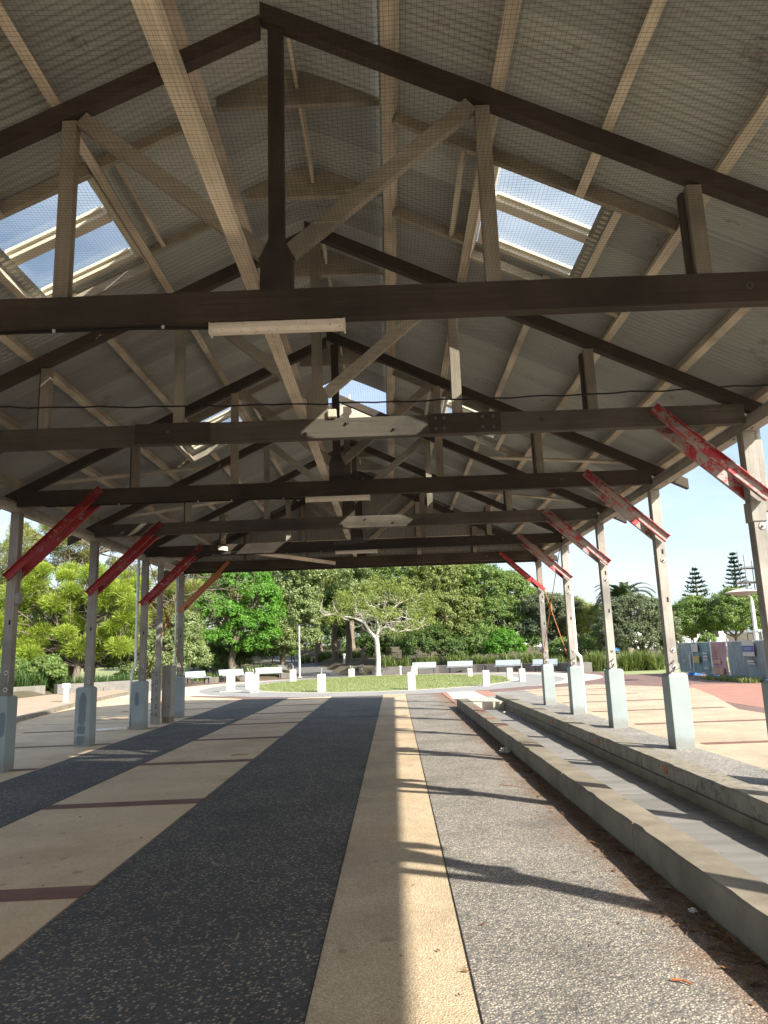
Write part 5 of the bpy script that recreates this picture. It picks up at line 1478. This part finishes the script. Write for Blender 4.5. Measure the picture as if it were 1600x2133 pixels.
# strappy plants
def strap_mass(rng, centres, blades, ln, spread=0.55, w=0.02):
    n = len(centres) * blades
    c = np.repeat(centres, blades, 0) + np.concatenate([rng.normal(0, 0.07, (n, 2)), np.zeros((n, 1))], 1)
    az = rng.uniform(0, 2 * np.pi, n); l_ = ln * rng.uniform(0.6, 1.15, n); tl = np.abs(rng.normal(0.35, spread * 0.6, n))
    dh = np.stack([np.cos(az), np.sin(az), np.zeros(n)], -1)
    sd = np.stack([-np.sin(az), np.cos(az), np.zeros(n)], -1) * w
    up = np.array([0, 0, 1.0])
    V = []
    for q, wf in ((0, 1), (0.45, 1.0), (0.8, 0.7), (1.0, 0.12)):
        p = c + dh * (np.sin(tl * (0.4 + q)) * q * l_)[:, None] + up * (np.cos(np.minimum(tl * (0.3 + 1.1 * q), 1.9)) * q * l_)[:, None]
        V += [p - sd * wf, p + sd * wf]
    V = np.stack(V, 1)           # n,8,3
    b = (np.arange(n) * 8)[:, None]
    F = np.concatenate([b + np.array([0, 1, 3, 2]), b + np.array([2, 3, 5, 4]), b + np.array([4, 5, 7, 6])], 0)
    tint = np.repeat(np.clip(0.45 + rng.normal(0, 0.25, n), 0, 1), 8)
    return V.reshape(-1, 3), F, tint
def strap_stuff(name, pts, blades, ln, mat, label, seed, stuff=True, cat='plants', w=0.02):
    rng = np.random.default_rng(seed)
    C = np.array([(x, y, float(height(x, y)) - 0.02) for x, y in pts])
    V, F, T = strap_mass(rng, C, blades, ln, w=w)
    o = link(bpy.data.objects.new(name, fast_mesh(name, V, F, MAT[mat], T)))
    tag(o, label, cat, kind='stuff' if stuff else None)
    return o
rg = random.Random(5)
def along(pts, n, j0, j1):
    out = []
    for i in range(n):
        q = rg.random() * (len(pts) - 1); k = int(q); f = q - k
        x = pts[k][0] + (pts[k+1][0] - pts[k][0]) * f; y = pts[k][1] + (pts[k+1][1] - pts[k][1]) * f
        dx, dy = pts[k+1][0] - pts[k][0], pts[k+1][1] - pts[k][1]; L_ = math.hypot(dx, dy)
        o = rg.uniform(j0, j1)
        out.append((x - dy / L_ * o, y + dx / L_ * o))
    return out
strap_stuff('border_plants', along([(-0.9, 58.3), (3.6, 57.6), (6.4, 56.3), (9.0, 54.5), (11.4, 52.2)], 110, 0.4, 2.2), 34, 0.95, 'strap', 'strappy green plants massed behind the curved dark wall', 71, w=0.022)
strap_stuff('border_plants', along([(-22.5, 31.2), (-17.9, 37.9), (-14.2, 42.9)], 130, 0.35, 1.9), 34, 1.0, 'strap_dark', 'dark strappy plants massed behind the left garden walls', 72, w=0.022)
strap_stuff('border_plants', [(rg.uniform(-16, -8.8), rg.uniform(57.8, 60.5)) for i in range(46)], 26, 0.6, 'strap', 'loose strappy plants in the bed behind the left benches', 73)
strap_stuff('border_plants', [(rg.uniform(-9.6, -1.6), rg.uniform(75, 79)) for i in range(60)], 26, 0.9, 'strap', 'strappy plants massed behind the trunks on the climbing path', 74)
for i, (x, y, r, lab) in enumerate(((15.4, 47.2, 1.6, 'large arching strappy grass clump below the domed tree'), (13.3, 48.8, 0.75, 'smaller upright strappy grass clump at the end of the dark wall'), (16.9, 47.6, 0.8, 'fine reedy grass clump on the fence side of the large clump'))):
    pts_ = [(x + rg.gauss(0, r * 0.45), y + rg.gauss(0, r * 0.3)) for k in range(int(26 * r))]
    o = strap_stuff('grass_clump', pts_, 46, 1.25 if i < 2 else 0.95, 'strap', lab, 80 + i, stuff=False, cat='grass clump', w=0.02)
    tag(o, group='grass clumps by the dark wall')
wb2 = MB().box(-0.55, 0.55, -0.8, 0.8, -0.02, 0.62).bevelled('planter_box', MAT['wall_dark'], None, 0.03); wb2.location = (11.9, 47.3, 0)
tag(wb2, 'square dark block planter end at the tip of the curved wall', 'planter')
# short blades on the lawn and tufts by the fence
n = 42000
a = RNG.uniform(0, 2 * np.pi, n); q = np.sqrt(RNG.random(n))
cx = -0.6 + 7.28 * q * np.cos(a); cy = 43 + 10.75 * q * np.sin(a)
c = np.stack([cx, cy, 0.016 + 0.07 * (1 - q * q)], -1)
az = RNG.uniform(0, 2 * np.pi, n); hh = RNG.uniform(0.03, 0.075, n)
sd = np.stack([np.cos(az), np.sin(az), np.zeros(n)], -1) * 0.012
tp = c + np.stack([RNG.normal(0, .03, n), RNG.normal(0, .03, n), hh], -1)
V = np.stack([c - sd, c + sd, tp], 1).reshape(-1, 3)
o = link(bpy.data.objects.new('lawn_grass', fast_mesh('lawn_grass', V, np.arange(n * 3).reshape(-1, 3), MAT['grassblade'], np.repeat(RNG.random(n), 3))))
tag(o, 'short sunlit grass of the oval lawn', 'grass', kind='stuff')
strap_stuff('verge_grass', [(rg.uniform(13.6, 14.9), rg.uniform(29.0, 33.5)) for i in range(140)], 18, 0.22, 'grassblade', 'rough green grass at the foot of the wrapped fence', 91, w=0.012)

# ================================================================== FENCE, SCAFFOLD, CARS, BUILDINGS, A WALKER
def cloth_mat(name, c):
    return worn(name, c, tuple(min(1, 1.6 * v + 0.03) for v in c), 0.8, 1.4, tuple(0.25 + 0.5 * v for v in c), 0.6, stretch=(1, 1.6, 0.5), bscale=90, bstr=0.2, spot=0.56)
CL = [cloth_mat('grey shade cloth', (0.17, 0.20, 0.205)), cloth_mat('teal printed cloth', (0.11, 0.17, 0.17)), cloth_mat('pink printed cloth', (0.29, 0.17, 0.17)), cloth_mat('slate shade cloth', (0.15, 0.175, 0.175))]
fa, fb = Vector((15.35, 39.8, 0)), Vector((14.55, 28.6, 0))
names_ = ['grey cloth-wrapped fence panel with small white print, farthest along the line', 'teal printed fence panel with a yellow notice', 'pink and orange printed fence panel between teal and slate ones', 'slate cloth-wrapped fence panel with a white and blue sign']
cuts_ = [0, 0.20, 0.43, 0.62, 1.0]
MAT['yellow'] = plain('yellow notice', (0.42, 0.34, 0.08), 0.6)
MAT['signblue'] = plain('blue sign band', (0.03, 0.06, 0.30), 0.5)
MAT['pinkorange'] = cloth_mat('orange printed cloth', (0.36, 0.20, 0.13))
for i in range(4):
    p, q = fa.lerp(fb, cuts_[i]), fa.lerp(fb, cuts_[i + 1])
    t = empty('fence_panel', p); tag(t, names_[i], 'fence panel', 'temporary fence panels')
    u = (q - p).normalized(); L_ = (q - p).length; nn = Vector((-1, 0, 0))
    q0, q1 = u * 0.05, u * (L_ - 0.05)
    up = Vector((0, 0, 1))
    for e in (q0, q1):
        MB().tube([e + up * 0.05, e + up * 1.72], 0.03, 8).build('upright', MAT['pole'], t)
    for z in (0.14, 1.60):
        MB().tube([q0 + up * z, q1 + up * z], 0.02, 8).build('rail', MAT['pole'], t)
    # cloth, gathered into soft vertical folds
    nx_, nz_ = 40, 8; V = []
    for b_ in range(nz_ + 1):
        for a_ in range(nx_ + 1):
            s_ = a_ / nx_; zz = 0.10 + 1.48 * b_ / nz_
            fo = 0.13 * math.sin(s_ * 17 + i * 2 + 0.9 * math.sin(zz * 2) + 1.3 * math.sin(s_ * 5)) * (1 - 0.7 * abs(2 * b_ / nz_ - 1)) - 0.045
            P_ = q0.lerp(q1, s_) + nn * (-fo if False else 0.05 + fo * 0.6) + up * zz
            V.append(P_)
    F = [(b_ * (nx_+1) + a_, b_ * (nx_+1) + a_ + 1, (b_+1) * (nx_+1) + a_ + 1, (b_+1) * (nx_+1) + a_) for b_ in range(nz_) for a_ in range(nx_)]
    link(bpy.data.objects.new('cloth', fast_mesh('cloth', np.array([tuple(v) for v in V]), np.array(F), CL[i], smooth=True)), t)
    def sign(s0, s1, z0, z1, mat, name, off=0.10):
        a_, b_ = q0.lerp(q1, s0) + nn * off, q0.lerp(q1, s1) + nn * off
        o = MB().beam(a_.lerp(b_, 0) + up * (z0 + z1) / 2, b_ + up * (z0 + z1) / 2, 0.006, z1 - z0).build(name, MAT[mat], t)
        return o
    if i == 0:
        sign(0.35, 0.62, 0.72, 0.76, 'pier', 'print'); sign(0.35, 0.55, 0.64, 0.67, 'pier', 'print'); sign(0.84, 0.94, 0.35, 1.0, 'pier', 'print')
    if i == 1:
        sign(0.10, 0.42, 0.62, 0.95, 'yellow', 'notice'); sign(0.02, 0.40, 1.15, 1.55, 'pier', 'print')
        for z in (0.35, 0.75, 0.9, 1.05): sign(0.66, 0.90, z, z + 0.07, 'pier', 'print')
    if i == 2:
        for z in (0.9, 1.0, 1.1, 1.2, 1.3): sign(0.15, 0.60, z, z + 0.025, 'pinkorange', 'print')
        sign(0.18, 0.62, 0.62, 0.80, 'pinkorange', 'print'); sign(0.05, 0.75, 0.14, 0.45, 'pinkorange', 'print', 0.098)
    if i == 3:
        sign(0.42, 0.70, 0.98, 1.62, 'pier', 'sign_board'); sign(0.425, 0.695, 1.16, 1.40, 'signblue', 'sign_band', 0.106)
        sign(0.46, 0.66, 1.30, 1.325, 'pier', 'sign_text', 0.112); sign(0.46, 0.64, 1.23, 1.25, 'pier', 'sign_text', 0.112)
        sign(0.52, 0.68, 0.66, 0.70, 'pier', 'print'); sign(0.50, 0.66, 0.74, 0.82, 'pier', 'print')
    f = MB().box(-0.30, 0.30, -0.12, 0.12, 0.0, 0.13).bevelled('foot', MAT['blue'], t, 0.03)
    f.location = q1 + Vector((0, 0.0, 0)); 
    MB().beam(q1 + up * 1.1, q1 + Vector((0.9, 0, 0.05)), 0.03, 0.03).build('back_stay', MAT['pole'], t)

# scaffold tower
sc = empty('scaffold_tower', (34.2, 70, float(height(34, 70)))); tag(sc, 'steel scaffold tower rising behind the cone-shaded light pole', 'scaffold')
for sx in (0, 1.3, 2.6):
    for sy in (0, 1.2):
        MB().tube([(sx, sy, 0), (sx, sy, 9.2 + 0.5 * math.sin(sx * 3 + sy))], 0.045, 6).build('standard', MAT['bolt'], sc)
for z in (1.8, 3.6, 5.2, 6.6, 8.0):
    for sy in (0, 1.2):
        MB().tube([(-0.4, sy, z), (3.0, sy, z + 0.03)], 0.04, 6).build('ledger', MAT['bolt'], sc)
    MB().box(0, 2.6, 0.1, 1.1, z - 0.12, z - 0.07).build('deck', MAT['bark'], sc)
for z in (1.8, 5.2):
    MB().tube([(0, 0, z), (2.6, 0, z + 1.6)], 0.035, 6).build('diagonal', MAT['rust'], sc)

# cars, half hidden by planting
def car(x, y, rz_, paint, lab):
    t = empty('parked_car', (x, y, float(height(x, y)) + 0.02), rz_); tag(t, lab, 'car', 'parked cars')
    m = plain('car paint ' + lab[:12], paint, 0.25, 0.0, 0.03)
    low = [(-2.15, 0.35), (-2.2, 0.62), (-2.05, 0.86), (-1.1, 0.95), (0.9, 0.95), (1.75, 0.84), (2.12, 0.66), (2.15, 0.36), (1.75, 0.24), (-1.8, 0.24)]
    MB().prism(low, -0.84, 0.84).bevelled('body', m, t, 0.05, 2)
    cab = [(-1.72, 0.93), (-1.2, 1.38), (-0.7, 1.47), (0.15, 1.44), (1.02, 0.93)]
    MB().prism(cab, -0.70, 0.70).bevelled('cabin', m, t, 0.05, 2)
    gl = plain('car glass', (0.02, 0.025, 0.03), 0.08, 0.0, 0.02)
    for s in (-1, 1):
        MB().prism([(-1.45, 0.98), (-1.08, 1.34), (-0.40, 1.385), (-0.40, 0.98)], s * 0.702 - 0.006, s * 0.702 + 0.006).build('side_window', gl, t)
        MB().prism([(-0.32, 0.98), (-0.32, 1.385), (0.12, 1.365), (0.80, 0.98)], s * 0.702 - 0.006, s * 0.702 + 0.006).build('side_window', gl, t)
    MB().beam((0.98, 0, 0.985), (0.25, 0, 1.40), 1.24, 0.012, (0.5, 0, 0.85)).build('windscreen', gl, t)
    MB().beam((-1.68, 0, 0.985), (-1.24, 0, 1.365), 1.24, 0.012, (-0.65, 0, 0.75)).build('rear_window', gl, t)
    for wx in (-1.35, 1.35):
        for s in (-1, 1):
            w = MB().disc_y(wx, s * 0.86 + 0.10, 0.32, 0.32, 0.20, 18).build('wheel', MAT['hole'], t)
            MB().disc_y(wx, s * 0.97 + (0.006 if s > 0 else 0.0), 0.32, 0.19, 0.012, 12).build('rim', MAT['pole'], w)
car(-29.0, 74, 0.1, (0.55, 0.10, 0.04), 'orange red car parked beyond the left grass, half behind trunks')
car(-33.0, 77.5, 0.05, (0.62, 0.63, 0.64), 'white car parked beyond the left grass beside the orange red car')
car(-26.0, 80, 0.0, (0.55, 0.57, 0.6), 'silver car parked behind the orange red car on the left')
car(21.4, 74, 0.3, (0.03, 0.16, 0.50), 'bright blue car beyond the palm on the right')
car(17.4, 76, 0.2, (0.68, 0.68, 0.68), 'white car near the blue car on the right')

# low pale buildings far right
MAT['render_white'] = worn('white rendered wall', (0.58, 0.59, 0.58), (0.66, 0.67, 0.66), 0.8, 0.5)
MAT['roof_grey'] = worn('pale metal roof', (0.42, 0.44, 0.46), (0.5, 0.52, 0.54), 0.6, 0.6)
def low_building(x, y, w, d, h, lab, nwin):
    z = float(height(x, y))
    t = empty('low_building', (x, y, z)); tag(t, lab, 'building')
    MB().box(-w/2, w/2, 0, d, -0.5, h).build('wall', MAT['render_white'], t)
    MB().prism([(-w/2 - 0.3, h + .001), (w/2 + 0.3, h + .001), (w/2 + 0.3, h + 0.12), (0, h + 0.9), (-w/2 - 0.3, h + 0.12)], -0.3, d + 0.3).build('roof', MAT['roof_grey'], t)
    for i in range(nwin):
        xx = -w/2 + (i + 0.5) * w / nwin
        wn_ = MB().box(xx - 0.5, xx + 0.5, -0.03, -0.002, 0.9, 2.0).build('window', MAT['frame'], t)
        MB().box(xx - 0.44, xx + 0.44, -0.036, -0.031, 0.96, 1.94).build('pane', MAT['hole'], wn_)
low_building(31, 82, 12, 6, 2.1, 'low white building glimpsed behind the fence and round trees', 5)
low_building(20, 96, 12, 6, 1.6, 'low white building glimpsed beyond the blue car', 5)

# someone walking on the path
def person(x, y):
    z = float(height(x, y)) + 0.03
    J = {'pel': (0, 0, 0.92), 'che': (0.01, 0, 1.28), 'nec': (0.01, 0, 1.46), 'hea': (0.02, 0, 1.60), 'top': (0.02, 0, 1.70),
         'shl': (0, 0.18, 1.38), 'ell': (-0.06, 0.24, 1.12), 'hal': (0.02, 0.25, 0.88), 'shr': (0, -0.18, 1.38), 'elr': (0.07, -0.24, 1.12), 'har': (0.20, -0.22, 0.92),
         'hil': (0, 0.09, 0.86), 'knl': (0.12, 0.10, 0.48), 'anl': (0.02, 0.10, 0.08), 'tol': (0.16, 0.11, 0.03), 'hir': (0, -0.09, 0.86), 'knr': (-0.04, -0.10, 0.47), 'anr': (-0.22, -0.10, 0.12), 'tor': (-0.10, -0.11, 0.04)}
    E_ = [('pel', 'che'), ('che', 'nec'), ('nec', 'hea'), ('hea', 'top'), ('che', 'shl'), ('shl', 'ell'), ('ell', 'hal'), ('che', 'shr'), ('shr', 'elr'), ('elr', 'har'), ('pel', 'hil'), ('hil', 'knl'), ('knl', 'anl'), ('anl', 'tol'), ('pel', 'hir'), ('hir', 'knr'), ('knr', 'anr'), ('anr', 'tor')]
    R_ = dict(pel=0.15, che=0.155, nec=0.055, hea=0.10, top=0.07, shl=0.065, ell=0.048, hal=0.04, shr=0.065, elr=0.048, har=0.04, hil=0.095, knl=0.065, anl=0.045, tol=0.035, hir=0.095, knr=0.065, anr=0.045, tor=0.035)
    ks = list(J); me = bpy.data.meshes.new('body'); me.from_pydata([J[k] for k in ks], [(ks.index(a_), ks.index(b_)) for a_, b_ in E_], [])
    t = empty('person', (x, y, z), 2.4); tag(t, 'person in a blue top and dark trousers walking along the path under the trees', 'person')
    o = bpy.data.objects.new('body', me); link(o, t)
    m = o.modifiers.new('skin', 'SKIN')
    for i, k in enumerate(ks):
        sv = me.skin_vertices[0].data[i]; sv.radius = (R_[k] * (0.75 if k in ('pel', 'che') else 1), R_[k]); sv.use_root = (k == 'pel')
    o.modifiers.new('sub', 'SUBSURF').levels = 1
    mt, nt, bs = new_mat('walker clothes and skin')
    sx = nt.nodes.new('ShaderNodeSeparateXYZ'); tcn = nt.nodes.new('ShaderNodeTexCoord'); nt.links.new(tcn.outputs['Object'], sx.inputs[0])
    mr = nt.nodes.new('ShaderNodeMapRange'); mr.inputs[2].default_value = 1.75; nt.links.new(sx.outputs[2], mr.inputs[0])
    r_ = nt.nodes.new('ShaderNodeValToRGB'); r_.color_ramp.interpolation = 'CONSTANT'; e = r_.color_ramp.elements
    e[0].color = (0.02, 0.02, 0.025, 1); e[1].position = 0.53; e[1].color = (0.05, 0.06, 0.22, 1)
    k = e.new(0.82); k.color = (0.42, 0.24, 0.16, 1); k = e.new(0.935); k.color = (0.03, 0.02, 0.015, 1)
    nt.links.new(mr.outputs[0], r_.inputs[0]); nt.links.new(r_.outputs[0], bs.inputs['Base Color']); bs.inputs['Roughness'].default_value = 0.8
    me.materials.append(mt)
    hb = bmesh.new(); bmesh.ops.create_uvsphere(hb, u_segments=12, v_segments=8, radius=0.115)
    hm = bpy.data.meshes.new('hair'); hb.to_mesh(hm); hb.free(); hm.materials.append(MAT['hole'])
    ho = link(bpy.data.objects.new('hair', hm), t); ho.location = (-0.01, 0, 1.655); ho.scale = (1, 0.92, 0.85)
person(-10.5, 78)
